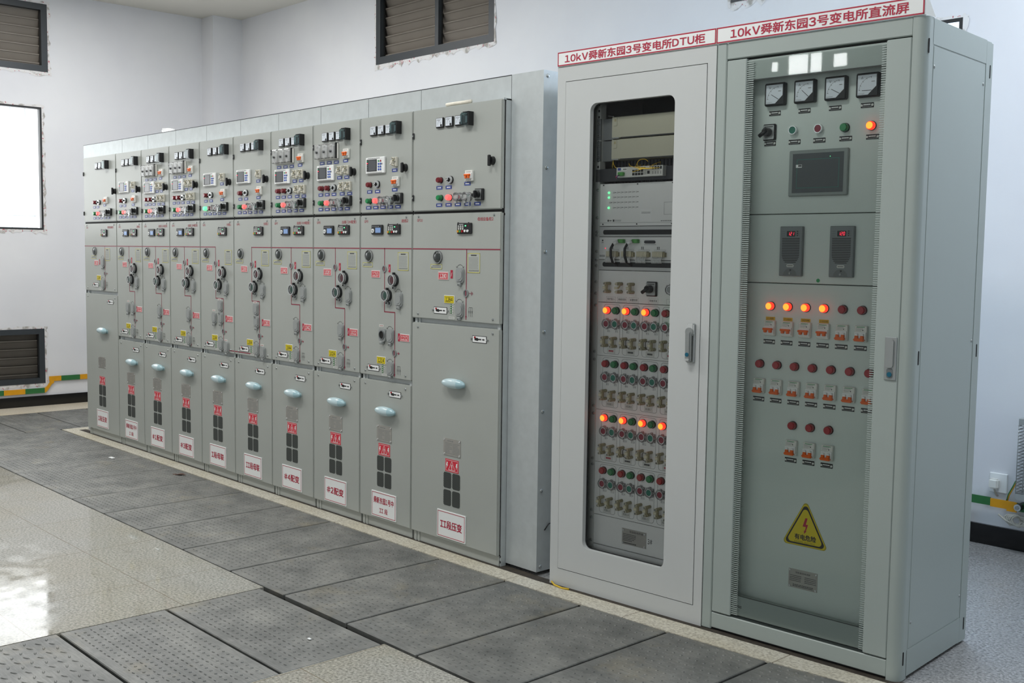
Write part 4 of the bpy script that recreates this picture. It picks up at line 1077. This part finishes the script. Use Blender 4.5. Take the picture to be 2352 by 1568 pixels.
def b_swing(b):
    b.bbox(-.019, .019, -.010, 0, -.078, .078, .004, 'steel'); b.bbox(-.018, .018, -.016, -.008, .030, .078, .006, 'paint_dtu', 2)
    b.cyl(0, .044, -.022, -.012, .017, 'steel', 20); b.bbox(-.013, .013, -.030, -.014, -.074, .046, .005, 'steel', 2); b.cyl(0, -.044, -.033, -.029, .008, 'teal_key', 14); b.scribble(0, -.064, .018, .008, 3, -.0305, 'white', .5, 3)
P(d, 'swing_handle', b_swing, .717, 1.120, -.0015, label='silver swing handle with teal key')
q = MB(); q.box(.002, w, -.006, .010, HT + .001, HT + .061, 'white_plastic'); q.rect(w / 2, HT + .031, w - .003, .058, -.0062, 'white'); q.border(w / 2 + .001, HT + .031, w - .004, .058, .0048, -.0066, 'sign_red')
q.text('10kV舜新东园3号变电所DTU柜', .394, HT + .030, -.0069, 'sign_red', h=.035, w=.70, bold=.02); P(t, 'header_sign', q, label='white strip sign with red border and lettering')
q = MB(); q.box(.152, .1885, .064, .10, .1, 2.15, 'rail_metal'); q.box(.625, .65, .064, .10, .1, 2.15, 'rail_metal')
for k in range(40): q.rect(.179, 1.83 + .013 * k * 2 if k < 13 else .12, .008, .010, .0635, 'gap_shade')
P(t, 'rack_rail', q)
for z in (1.616, 1.733, 1.556, 1.542, 1.473, 1.437, 1.413, 1.344, 1.295, 1.245, 1.045, 1.012, .812, .778, .582, .556, .355, .322, .222, .19): P(t, 'rack_bolt', b_bolt, .180, z, .064)
YI = .070
def panel(name, z0, z1, m='panel_dtu'):
    q = MB(); q.box(.189, .640, YI, YI + .012, z0 + .0008, z1 - .0008, m); return q
# upper equipment
for z0, z1 in ((1.946, 2.034), (1.857, 1.941)):
    q = MB(); q.bbox(.242, .64, YI, .34, z0, z1, .003, 'box_beige'); q.rr(.262, z1 - .020, .020, .034, .004, YI - .002, YI, 'box_beige'); q.rect(.263, z1 - .014, .011, .011, YI - .0025, 'beige_dark'); q.bbox(.252, .286, YI - .006, YI, z0 - .003, z0 + .003, .001, 'steel'); q.rect(.46, z0 + .001, .34, .004, YI - .001, 'charcoal')
    o = P(t, 'splice_box', q)
    q = MB(); q.box(.186, .242, YI + .012, YI + .03, z0 - .004, z1 - .004, 'grey_dark'); q.box(.172, .19, YI - .008, YI, z0 - .004, z1 - .004, 'grey_dark')
    for zz in (z0 + .015, z1 - .022): q.ring(.181, zz, .003, .007, YI - .011, YI - .008, 'steel', 12)
    P(o, 'mounting_bracket', q)
q = MB(); q.rod((.20, .10, 2.045), (.247, .08, 2.037), .0025, 'steel', 8); P(t, 'support_rod', q)
q = MB(); q.box(.19, .64, .155, .17, 1.70, 1.86, 'charcoal')
for k in range(26): q.box(.192 + .0175 * k, .203 + .0175 * k, .135, .156, 1.70, 1.855, 'charcoal')
P(t, 'cable_duct', q)
q = MB(); q.bbox(.166, .64, YI - .006, YI + .02, 1.766, 1.820, .001, 'charcoal'); P(t, 'mounting_plate', q)
q = MB(); q.bbox(.296, .530, YI - .03, YI + .02, 1.779, 1.821, .001, 'label_white'); y = YI - .0305
q.rect(.311, 1.813, .016, .010, y, 'blue_label'); q.rect(.336, 1.812, .030, .011, y, 'white'); q.rect(.34, 1.812, .018, .005, y - .0003, 'ink_light')
for k in range(4):
    for z in (1.803, 1.790): q.rect(.384 + .0145 * k, z, .012, .010, y, 'black')
q.rect(.46, 1.795, .012, .012, y, 'black')
for k in range(6): q.rect(.440 + .006 * (k % 2), 1.803 - .007 * (k // 2), .0025, .0025, y, 'ink')
for k in range(4): q.rect(.482 + .013 * k, 1.812, .009, .012, y, 'charcoal'); q.rect(.482 + .013 * k, 1.793, .002, .012, y, 'ink')
o = P(t, 'network_switch', q, label='pale network switch with rows of black ports')
q = MB(); q.bbox(.312, .340, YI - .045, YI - .03, 1.785, 1.800, .002, 'terminal_green')
for k, m in enumerate(('red', 'blue_label', 'black')): q.tube([(.316 + .005 * k, YI - .044, 1.789), (.310 + .003 * k, YI - .05, 1.781), (.307, YI - .04, 1.772)], .0013, m, 6)
P(o, 'power_terminal', q)
rn = random.Random(2); q = MB()
for k in range(9):
    a = .30 + .02 * k; e = .455 + .008 * k; h = 1.800 + .028 * rn.random()
    q.tube([(a, .12, 1.805 + .02 * rn.random()), (a + .03, .08, h + .012), ((a + e) / 2, YI - .045, h - .004), (e - .02, YI - .05, 1.808), (e, YI - .034, 1.811)], .0014, 'fibre_yellow', 6)
q.tube([(.245, .08, 1.856), (.258, YI, 1.836), (.282, .05, 1.822), (.30, .06, 1.818)], .0014, 'fibre_yellow', 6); q.tube([(.248, .08, 1.856), (.243, YI + .01, 1.835), (.238, .09, 1.815)], .0014, 'fibre_yellow', 6)
q.tube([(.43 + .028 * math.cos(u) , YI - .03, 1.832 + .017 * math.sin(u)) for u in [math.radians(20 + 22 * j) for j in range(13)]], .0014, 'fibre_yellow', 6)
P(t, 'fibre_patch_cords', q, label='tangle of yellow fibre patch cords')
# remote terminal panel
o = P(t, 'terminal_unit_panel', panel('x', 1.580, 1.758)); y = YI - .0006
q = MB()
for r, z in enumerate((1.720, 1.700, 1.6785, 1.657)):
    for k in range(8 if r == 2 else 7):
        x = .262 + .0195 * (k - (1 if r == 2 else 0)); q.ring(x, z, .0025, .0033, y - .0001, y, 'ink', 8); q.rect(x + .008, z + .0005, .007, .003, y, 'ink_light')
for x in (.207, .385, .56):
    for z in (1.752, 1.588): q.cyl(x, z, y - .002, y, .003, 'ink', 8)
q.cyl(.235, 1.603, y - .0003, y, .0045, 'ink', 10); q.rect(.247, 1.603, .012, .005, y, 'ink_light'); q.rect(.263, 1.603, .008, .009, y, 'ink'); q.scribble(.285, 1.603, .034, .007, 2, y, 'ink_light', .5, 3)
q.rect(.43, 1.624, .058, .052, y, 'white'); q.scribble(.43, 1.634, .044, .008, 2, y - .0002, 'ink_light', .5, 5); q.border(.60, 1.65, .16, .05, .001, y, 'ink_light'); q.scribble(.57, 1.60, .13, .006, 1, y, 'ink_light', .5, 6)
q.rect(.41, 1.594, .44, .001, y, 'ink_light'); P(o, 'printed_legend', q)
for z in (1.720, 1.700, 1.657): P(o, 'status_light', lambda b: b.cyl(0, 0, -.004, 0, .0045, 'glow_green', 12), .2365, z, YI, key='led_g', label='lit green status light')
for z0, z1, zc in ((1.536, 1.579, 1.5545), (1.395, 1.439, 1.4195)):
    q = panel('x', z0, z1, 'paint_dtu'); q.rr(.43, zc, .442, .020, .009, YI - .001, YI, 'black_soft'); P(t, 'cable_slot_panel', q, label='blank panel with a long dark cable slot')
o = P(t, 'terminal_block_panel', panel('x', 1.440, 1.535)); y = YI - .0006
q = MB(); q.cyl(.207, 1.52, y - .0003, y, .004, 'ink', 10); q.rect(.207, 1.511, .01, .003, y, 'ink_light'); q.scribble(.206, 1.455, .03, .009, 2, y, 'ink', .5, 9)
q.cyl(.222, 1.487, y - .001, y, .002, 'glow_digit', 8)
for k in range(4): q.border(.266 + .0795 * k, 1.479, .056, .007, .0006, y, 'ink_light'); [q.rect(.254 + .0795 * k + .008 * a, 1.492 - .006 * c_, .005, .004, y, 'ink') for a in (0, 1) for c_ in (0, 1)]
q.rr(.455, 1.514, .052, .012, .005, y - .006, y, 'charcoal'); q.scribble(.455, 1.503, .06, .003, 1, y, 'ink_light', .6, 4); P(o, 'printed_legend', q)
for k in range(5):
    q = MB(); x = .239 + .0795 * k
    if k < 4:
        for j in range(8): q.box(x + .0066 * j, x + .0066 * j + .0056, -.018, 0, -.012, .012, 'beige'); q.tube([(x + .0066 * j + .003, -.016, -.010), (x + .0066 * j + .003, -.026, -.020), (x + .0066 * j + .004, -.022, -.036)], .0022, 'white', 6)
        q.box(x + .053, x + .060, -.014, 0, -.010, .008, 'beige_dark')
        P(o, 'terminal_block', q, 0, 1.463, YI)
for k in (0, 1):
    q = MB(); x = .300 + .0735 * k
    q.bbox(x + .0, x + .028, -.02, 0, -.007, .009, .002, 'terminal_green')
    P(o, 'green_plug', q, 0, 1.516, YI)
    q = MB(); q.tube([(x + .004, -.02, .0), (x - .012, -.03, -.010)], .008, 'white', 10); q.tube([(x - .012, -.03, -.010), (x - .024, -.032, -.03), (x - .024, -.032, -.06), (x - .020, -.024, -.085), (x - .012, .0, -.1)], .0055, 'black', 10)
    P(o, 'signal_cable', q, 0, 1.516, YI, label='black cable with a white marker sleeve')
# link panel
o = P(t, 'function_panel', panel('x', 1.259, 1.394)); q = MB(); y = YI - .0006
for x, s_ in ((.258, '保护投入'), (.318, '网络受防'), (.378, '装置检修'), (.478, '转换开关'), (.568, '复归')):
    q.border(x, 1.273, .050, .020, .0007, y, 'ink_light'); q.text(s_, x, 1.273, y, 'ink', h=.010, w=.040 if len(s_) > 2 else .022)
P(o, 'printed_legend', q)
for k, x in enumerate((.248, .310, .372)): P(o, 'test_link', b_linkopen if k == 1 else b_link, x, 1.322, YI)
r = P(o, 'rotary_switch', b_rotary, .472, 1.322, YI)
P(o, 'rotary_knob', b_rotknob, .468, 1.322, YI)
P(o, 'push_button', T_PW, .566, 1.322, YI); P(o, 'clear_guard', b_guardsq, .566, 1.322, YI)
# four lamp panels of four feeders
TOP = [1.258, 1.030, .797, .569, .339]
for r in range(4):
    zt = TOP[r]; o = P(t, 'feeder_panel', panel('x', TOP[r + 1], zt)); y = YI - .0006; dx = -.0015 * r
    q = MB()
    for k in range(4):
        x = .2655 + .1012 * k + dx; n_ = 4 * r + k + 1
        zc = zt - .113; Pn = MB.rrp(x, zc, .086, .212, .012, 5); Pi = MB.rrp(x, zc, .0838, .2098, .011, 5); m_ = len(Pn)
        q.add([(p_[0], y, p_[1]) for p_ in Pn] + [(p_[0], y, p_[1]) for p_ in Pi], [(j, (j + 1) % m_, m_ + (j + 1) % m_, m_ + j) for j in range(m_)], 'ink')
        q.text('合%d' % n_, x - .016, zt - .121, y, 'ink', h=.0095, w=.016 if n_ < 10 else .020); q.text('分%d' % n_, x + .026, zt - .121, y, 'ink', h=.0095, w=.016 if n_ < 10 else .020)
        q.rect(x, zt - .2055, .042, .020, y, 'label_white'); q.border(x, zt - .2055, .042, .020, .0006, y - .0002, 'ink_light')
        if r in (0, 2): q.scribble(x, zt - .2055, .028, .008, 1, y - .0003, 'sign_red' if k in (0, 3) else 'black', .9, k + r)
        else: q.text('线路%d' % n_, x, zt - .2055, y - .0003, 'ink', h=.010, w=.032)
    P(o, 'printed_frames', q)
    for k in range(4):
        x = .2435 + .1010 * k + dx; lit = (r == 0 and k < 3) or r == 2
        P(t, 'indicator_lamp', T_LIT if lit else T_RED, x, zt - .033, YI, label='lit orange-red lamp' if lit else 'unlit red lamp')
        P(t, 'indicator_lamp', T_GLIT if (r == 0 and k == 3) else T_GREEN, x + .047, zt - .033, YI, label='green lamp')
        for s_, bt in ((.0, T_PR), (.046, T_PG)):
            b_ = P(t, 'push_button', bt, x + s_, zt - .090, YI); P(b_, 'clear_guard', b_guardsq)
        P(t, 'test_link', b_link, x - .004, zt - .166, YI)
        P(t, 'test_link', b_linkwire if (k in (1, 2) and r in (0, 2)) else b_link, x + .042, zt - .167, YI)
o = P(t, 'blank_panel', panel('x', .209, .338)); P(t, 'blank_panel', panel('x', .10, .207))
q = MB(); q.box(-.063, .063, -.002, 0, -.034, .034, 'nameplate'); q.text('智能配电终端', 0.012, .024, -.0024, 'ink', h=.009, w=.07); q.scribble(-.024, -.003, .066, .034, 5, -.0024, 'ink', .4, 21); q.scribble(-.02, -.027, .07, .006, 1, -.0024, 'ink', .7, 23)
for x in (-.056, .056):
    for z in (-.027, .027): q.cyl(x, z, -.005, -.002, .004, 'chrome', 8)
P(o, 'name_plate', q, .408, .270, YI, label='metal name plate')
q = MB(); q.text('3#', .490, .270, YI - .0008, 'black', h=.022, w=.024, bold=-.01); P(o, 'handwritten_mark', q)

# ---- DC panel
DX, DY = X0 + math.cos(RZ) * W1, math.sin(RZ) * W1
t = thing('control_cabinet', 'grey-green cabinet with a full-height glass door and four dial meters, the nearest one', 'control cabinet', (DX, DY, 0), RZ)
w = W2
q = MB()
q.box(.001, .018, .02, .60, 0, HT, 'paint_dc'); q.bbox(.001, .044, 0, .05, .004, HT, .004, 'paint_dc'); A_ = [math.radians(-90 + 90 * k / 10) for k in range(11)]; O_ = [(w - .046, .060), (w - .046, 0)] + [(w - .030 + .030 * math.cos(a), .030 + .030 * math.sin(a)) for a in A_] + [(w, .060)]; q.post(O_, range(2, 12), .004, HT, 'paint_dc')
q.box(w - .020, w - .002, .055, .55, .012, HT - .004, 'paint_dc'); q.bbox(w - .05, w, .530, .604, .004, HT - .001, .006, 'paint_dc', 2)
q.box(w - .02, w, .055, .535, 2.170, HT - .002, 'paint_dc'); q.box(w - .02, w, .055, .535, .012, .106, 'paint_dc')
q.box(.018, w - .018, .585, .60, 0, HT, 'paint_dc'); q.box(.018, w - .018, .02, .60, HT - .02, HT, 'paint_dc')
q.bbox(.044, w - .046, .002, .05, 2.195, HT, .003, 'paint_dc'); q.bbox(.044, w - .046, .002, .05, .012, .073, .003, 'paint_dc'); q.box(.03, w - .03, .012, .59, 0, .012, 'gap_shade')
q.box(.044, w - .046, .03, .05, .073, .09, 'interior_shade'); q.box(.044, w - .046, .035, .05, 2.185, 2.195, 'gap_shade')
P(t, 'carcass', q)
q = MB(); q.bbox(w - .012, w - .0002, .066, .529, .109, 2.166, .0015, 'paint_dc'); sp = P(t, 'side_panel', q)
for y_, z in ((.075, 2.098), (.515, 2.094), (.08, .20), (.52, .195), (.52, 1.16)):
    P(sp, 'screw', lambda b: b.ell((0, 0, 0), (.003, .006, .006), 'steel', 10, 6), w, z, y_, key='side_screw')
for k, (y_, z) in enumerate(((.024, 2.160), (.575, 2.146), (.048, 1.124), (.573, 1.121), (.03, .082), (.575, .075))):
    q = MB(); q.rr(0, 0, .008, .048, .0038, -.0012, .001, 'gap_shade'); P(t, 'lifting_slot', q, w - .0002, z, y_, rot=(0, 0, PI / 2), label='dark slot in the side frame')
q = MB(); q.bbox(.047, .1305, -.001, .020, .078, 2.190, .003, 'paint_dc'); d = P(t, 'door', q)
q = MB(); q.bbox(.668, .7545, -.001, .020, .078, 2.190, .003, 'paint_dc'); P(d, 'door_stile', q)
q = MB(); q.bbox(.1305, .668, .012, .030, 2.112, 2.186, .001, 'paint_dc'); q.box(.1305, .668, .012, .030, .084, .160, 'paint_dc'); q.rect(.40, 2.111, .535, .003, .0118, 'ink'); q.rect(.40, .1605, .535, .003, .0118, 'ink')
q.rect(.147, .118, .010, .011, .0118, 'ink'); q.scribble(.164, .118, .020, .011, 2, .0118, 'ink', .6, 2); P(d, 'door_rail', q)
q = MB(); q.rect(.39925, 1.135, .5365, 2.106, .003, 'glass_dc'); P(d, 'glass_pane', q)
for x, sw in ((.1455, .029), (.6595, .016)):
    q = MB(); z = .088
    while z < 2.184: q.rect(x, z, sw, .0034, .0024, 'stripe_print'); z += .0078
    P(d, 'printed_stripes', q, label='fine pale stripes down one edge of the glass')
def b_flush(b):
    b.bbox(-.021, .021, -.005, 0, -.074, .074, .002, 'steel'); b.rr(0, .018, .024, .098, .010, -.011, -.004, 'steel'); b.rr(0, -.050, .022, .036, .009, -.0065, -.004, 'grey_dark'); b.cyl(0, -.054, -.009, -.006, .0085, 'teal_key', 14)
P(d, 'flush_handle', b_flush, .7275, 1.120, -.001, label='flush silver handle with blue-green key')
q = MB(); q.box(.0, .795, -.006, .010, HT + .001, HT + .061, 'white_plastic'); q.rect(.3975, HT + .031, .793, .058, -.0062, 'white'); q.border(.3975, HT + .031, .794, .058, .0048, -.0066, 'sign_red')
q.text('10kV舜新东园3号变电所直流屏', .402, HT + .031, -.0069, 'sign_red', h=.036, w=.68, bold=.02)
q.add([(.796, -.005, HT + .001), (.796, -.005, HT + .060), (.800, .02, HT + .05), (.806, .06, HT + .001)], [(0, 1, 2, 3), (3, 2, 1, 0)], 'white_plastic')
P(t, 'header_sign', q, label='white strip sign with red border and lettering')
# instrument plates behind the glass
YD = .070
for z0, z1 in ((1.6195, 2.14), (1.3635, 1.6165), (.10, 1.3605)):
    q = MB(); q.bbox(.075, .725, YD, YD + .02, z0, z1, .002, 'panel_dc'); P(t, 'inner_plate', q)
q = MB(); q.box(.046, .076, .03, .09, .08, 2.18, 'paint_dc'); q.box(.724, .75, .03, .09, .08, 2.18, 'paint_dc'); P(t, 'inner_frame', q)
def b_bigmeter(b): b.bbox(-.0415, .0415, -.022, 0, -.0415, .0415, .004, 'black_soft'); 
def bigdial(unit, ang, seed):
    def f(b):
        y = -.0224
        b.poly([(-.034, -.034), (.004, -.034), (.034, -.006), (.034, .034), (-.034, .034)], y, 'dial')
        px, pz = .018, -.020
        b.arc(px, pz, .046, 92, 178, .0009, y - .0002, 'ink', 12)
        for a in (94, 115, 136, 157, 176): b.seg((px + .042 * math.cos(math.radians(a)), pz + .042 * math.sin(math.radians(a))), (px + .048 * math.cos(math.radians(a)), pz + .048 * math.sin(math.radians(a))), .0012, y - .0002, 'ink')
        a = math.radians(ang); b.seg((px, pz), (px + .036 * math.cos(a), pz + .036 * math.sin(a)), .0018, y - .0006, 'black')
        b.text(unit, -.018, .024, y - .0003, 'ink', h=.009); b.scribble(.022, .010, .012, .004, 1, y - .0003, 'ink_light', .7, seed); b.scribble(-.02, -.030, .024, .005, 2, y - .0003, 'ink_light', .4, seed + 1)
    return f
for k, (x, un, an) in enumerate(((.2135, 'V', 148), (.3335, 'A', 138), (.4535, 'V', 152), (.5725, 'A', 178))):
    o = P(t, 'dial_meter', b_bigmeter, x + .008, 2.057, YD); q = MB(); bigdial(un, an, k)(q); P(o, 'dial', q, label='white dial marked ' + un)
def b_blacklabel(b):
    b.box(-.0235, .0235, -.002, 0, -.0085, .0085, 'black'); b.scribble(0, .002, .028, .005, 1, -.0023, 'white', .8, 2); b.scribble(0, -.005, .034, .003, 1, -.0023, 'grey_plastic', .6, 3)
    for s_ in (-.0195, .0195): b.cyl(s_, 0, -.004, -.002, .0042, 'label_white', 10)
def lab(x, z): P(t, 'label_plate', b_blacklabel, x, z, YD)
for x in (.2145, .3345, .4545, .5745): lab(x, 1.990)
o = P(t, 'rotary_switch', b_rotary, .1975, 1.921, YD); P(o, 'knob', b_rotknob, -.003, 0, 0)
P(t, 'push_button', T_PG, .2955, 1.922, YD, label='green push button'); P(t, 'push_button', T_PR, .3965, 1.921, YD, label='red push button')
P(t, 'indicator_lamp', lampf('lamp_green_bright', 'lamp_green', LR, .022), .4965, 1.918, YD, key='dc_green', label='green lamp'); P(t, 'indicator_lamp', T_LIT, .5945, 1.918, YD, label='lit orange-red lamp')
for x in (.1985, .2990, .3975, .4985, .5985): lab(x, 1.880)
q = MB(); q.bbox(-.1155, .1155, -.012, 0, -.083, .083, .003, 'hmi_bezel'); o = P(t, 'touch_panel', q, .4005, 1.764, YD)
q = MB(); q.rect(0, 0, .200, .142, -.0124, 'hmi_screen'); P(o, 'screen', q)
q = MB(); q.border(0, -.002, .166, .104, .0016, -.0127, 'teal_line'); q.rect(-.074, .026, .024, .011, -.0129, 'white'); q.rect(-.070, .027, .014, .006, -.013, 'charcoal'); q.cyl(.048, .056, -.014, -.0125, .0012, 'glow_green', 8); P(o, 'printed_frame', q)
def b_charger(b):
    b.bbox(-.0455, .0455, -.016, 0, -.091, .091, .002, 'module_grey'); b.rr(0, .064, .034, .020, .001, -.0165, -.016, 'black'); b.rect(.026, .066, .010, .018, -.0163, 'grey_dark')
    for k in range(3): b.rect(-.03, .072 - .008 * k, .012, .002, -.0165, 'grey_dark'); b.cyl(.026, .073 - .008 * k, -.018, -.016, .002, 'black', 8); b.rect(.034, .073 - .008 * k, .004, .002, -.0165, 'grey_dark')
    for k in range(15):
        z = .047 - .0062 * k; hw = .036 if k < 10 else .036 * math.sqrt(max(.05, 1 - ((k - 9) / 6.5) ** 2)); b.rr(0, z, hw * 2, .0033, .0015, -.0165, -.016, 'black', 2)
    b.rr(0, -.053, .028, .010, .003, -.0165, -.016, 'label_white'); b.scribble(0, -.053, .022, .005, 1, -.0167, 'ink', .7, 5)
    A = [math.radians(180 - 180 * k / 12) for k in range(13)]
    b.poly([(.028 * math.cos(a), -.0905 + .028 * math.sin(a)) for a in reversed(A)], -.0165, 'grey_dark'); b.cyl(0, -.081, -.019, -.0165, .004, 'grey_plastic', 10); b.cyl(.002, -.069, -.019, -.0165, .003, 'charcoal', 10)
for x, num in ((.3010, '121'), (.5000, '120')):
    o = P(t, 'charging_module', b_charger, x + .005, 1.481, YD, label='grey charging module showing ' + num)
    q = MB()
    SEG = {'1': 'bc', '2': 'abged', '0': 'abcdef'}
    for j, ch in enumerate(num):
        cx_ = -.009 + .009 * j; hw, hh = .0026, .0055
        Q = {'a': ((-hw, hh), (hw, hh)), 'b': ((hw, hh), (hw, 0)), 'c': ((hw, 0), (hw, -hh)), 'd': ((-hw, -hh), (hw, -hh)), 'e': ((-hw, 0), (-hw, -hh)), 'f': ((-hw, hh), (-hw, 0)), 'g': ((-hw, 0), (hw, 0))}
        for s_ in SEG[ch]:
            (a0, c0), (a1, c1) = Q[s_]; q.seg((cx_ + a0 + .12 * c0, .064 + c0), (cx_ + a1 + .12 * c1, .064 + c1), .0014, -.0168, 'glow_digit')
    P(o, 'digit_display', q, label='red digits ' + num)
q = MB(); q.cyl(0, 0, -.0008, 0, .007, 'green_dot', 16); P(t, 'inspection_sticker', q, .412, 1.376, YD, label='round green sticker')
def b_breaker2(b):
    b.bbox(-.0225, .0225, -.014, 0, -.028, .028, .002, 'white_plastic'); b.box(-.021, .021, -.019, -.014, -.020, .006, 'white'); b.scribble(-.004, .016, .028, .014, 4, -.0143, 'ink_light', .35, 2); b.rect(.008, .013, .004, .003, -.0144, 'black'); b.rect(0, .024, .03, .002, -.0143, 'green_dot')
def b_tog_on(b):
    b.bbox(-.021, .019, -.029, -.018, -.007, .001, .002, 'orange')
    for s_ in (-.011, .010): b.bbox(s_ - .006, s_ + .006, -.028, -.018, -.016, -.004, .002, 'orange')
def b_tog_off(b):
    b.bbox(-.021, .019, -.030, -.018, -.026, -.015, .003, 'orange', 2)
    for s_ in (-.011, .010): b.bbox(s_ - .006, s_ + .006, -.028, -.018, -.017, -.006, .002, 'orange'); b.bbox(s_ - .005, s_ + .005, -.026, -.018, -.007, .001, .001, 'white')
def brk(x, z, on):
    o = P(t, 'circuit_breaker', b_breaker2, x + .006, z, YD, label='white circuit breaker switched %s' % ('on' if on else 'off')); P(o, 'toggle', b_tog_on if on else b_tog_off)
YL = ['DTU电源1', 'DTU电源2', 'I段控制', 'II段控制']
for k in range(6):
    x = .2195 + .0725 * k; P(t, 'indicator_lamp', T_LIT if k < 4 else T_RED, x + .006, 1.276, YD, label='lit orange-red lamp' if k < 4 else 'unlit red lamp')
    brk(x + .001, 1.193, k < 4); lab(x + .002, 1.1415)
    if k < 4:
        q = MB(); q.rect(0, 0, .038, .0125, -.001, 'yellow_label'); q.text(YL[k], 0, 0, -.0014, 'black', h=.0075, w=.031); P(t, 'paper_label', q, x + .004, 1.229, YD, label='yellow label reading ' + YL[k])
for k in range(7):
    x = .1825 + .0725 * k; P(t, 'indicator_lamp', T_RED, x + .006, 1.056, YD, label='unlit red lamp'); brk(x + .001, .973, False); lab(x + .002, .9215)
for k in range(3):
    x = .3265 + .0725 * k; P(t, 'indicator_lamp', T_RED, x + .006, .836, YD, label='unlit red lamp'); brk(x + .0, .753, False); lab(x + .001, .705)
q = MB(); cx_ = .3965
def rtri(s_): 
    Pp = []; R_ = .106 * s_
    for k in range(3):
        a = math.radians(90 + 120 * k); r_ = .012
        for j in range(7):
            aa = a + math.radians(-60 + 20 * j); Pp.append(((R_ - 2 * r_) * math.cos(a) * .94 + r_ * math.cos(aa), (R_ - 2 * r_) * math.sin(a) * 1.02 + r_ * math.sin(aa)))
    return Pp
q.poly(rtri(1.09), -.0006, 'danger_edge'); q.poly(rtri(1.05), -.0010, 'danger_yellow'); q.poly(rtri(.985), -.0014, 'black'); q.poly(rtri(.87), -.0018, 'danger_yellow')
y = -.0022
q.poly([(.000, .050), (.009, .050), (.003, .026), (.012, .026), (.0035, .000), (.008, .003), (-.003, -.010), (-.0045, .004), (-.001, .001), (.003, .017), (-.010, .017)], y, 'sign_red')
q.text('有电危险', .002, -.024, y, 'black', h=.021, w=.086, bold=.025); q.text('DANGER!ELECTRIC', .0, -.0425, y, 'danger_ink', h=.0065, w=.084)
P(t, 'danger_sticker', q, cx_, .447, YD, label='yellow triangular danger sticker')
q = MB(); q.box(-.0585, .0585, -.002, 0, -.0355, .0355, 'nameplate'); q.text('智能直流电源屏', 0, .024, -.0024, 'ink', h=.007, w=.060); q.scribble(-.03, .001, .045, .026, 4, -.0024, 'ink', .35, 31); q.scribble(.03, .001, .045, .026, 4, -.0024, 'ink', .35, 33); q.scribble(0, -.025, .08, .010, 2, -.0024, 'ink', .5, 35); q.border(0, 0, .108, .062, .0006, -.0023, 'ink_light')
for x in (-.053, .053):
    for z in (-.030, .030): q.cyl(x, z, -.004, -.002, .0035, 'chrome', 8)
P(t, 'name_plate', q, .3945, .262, YD, label='metal name plate')
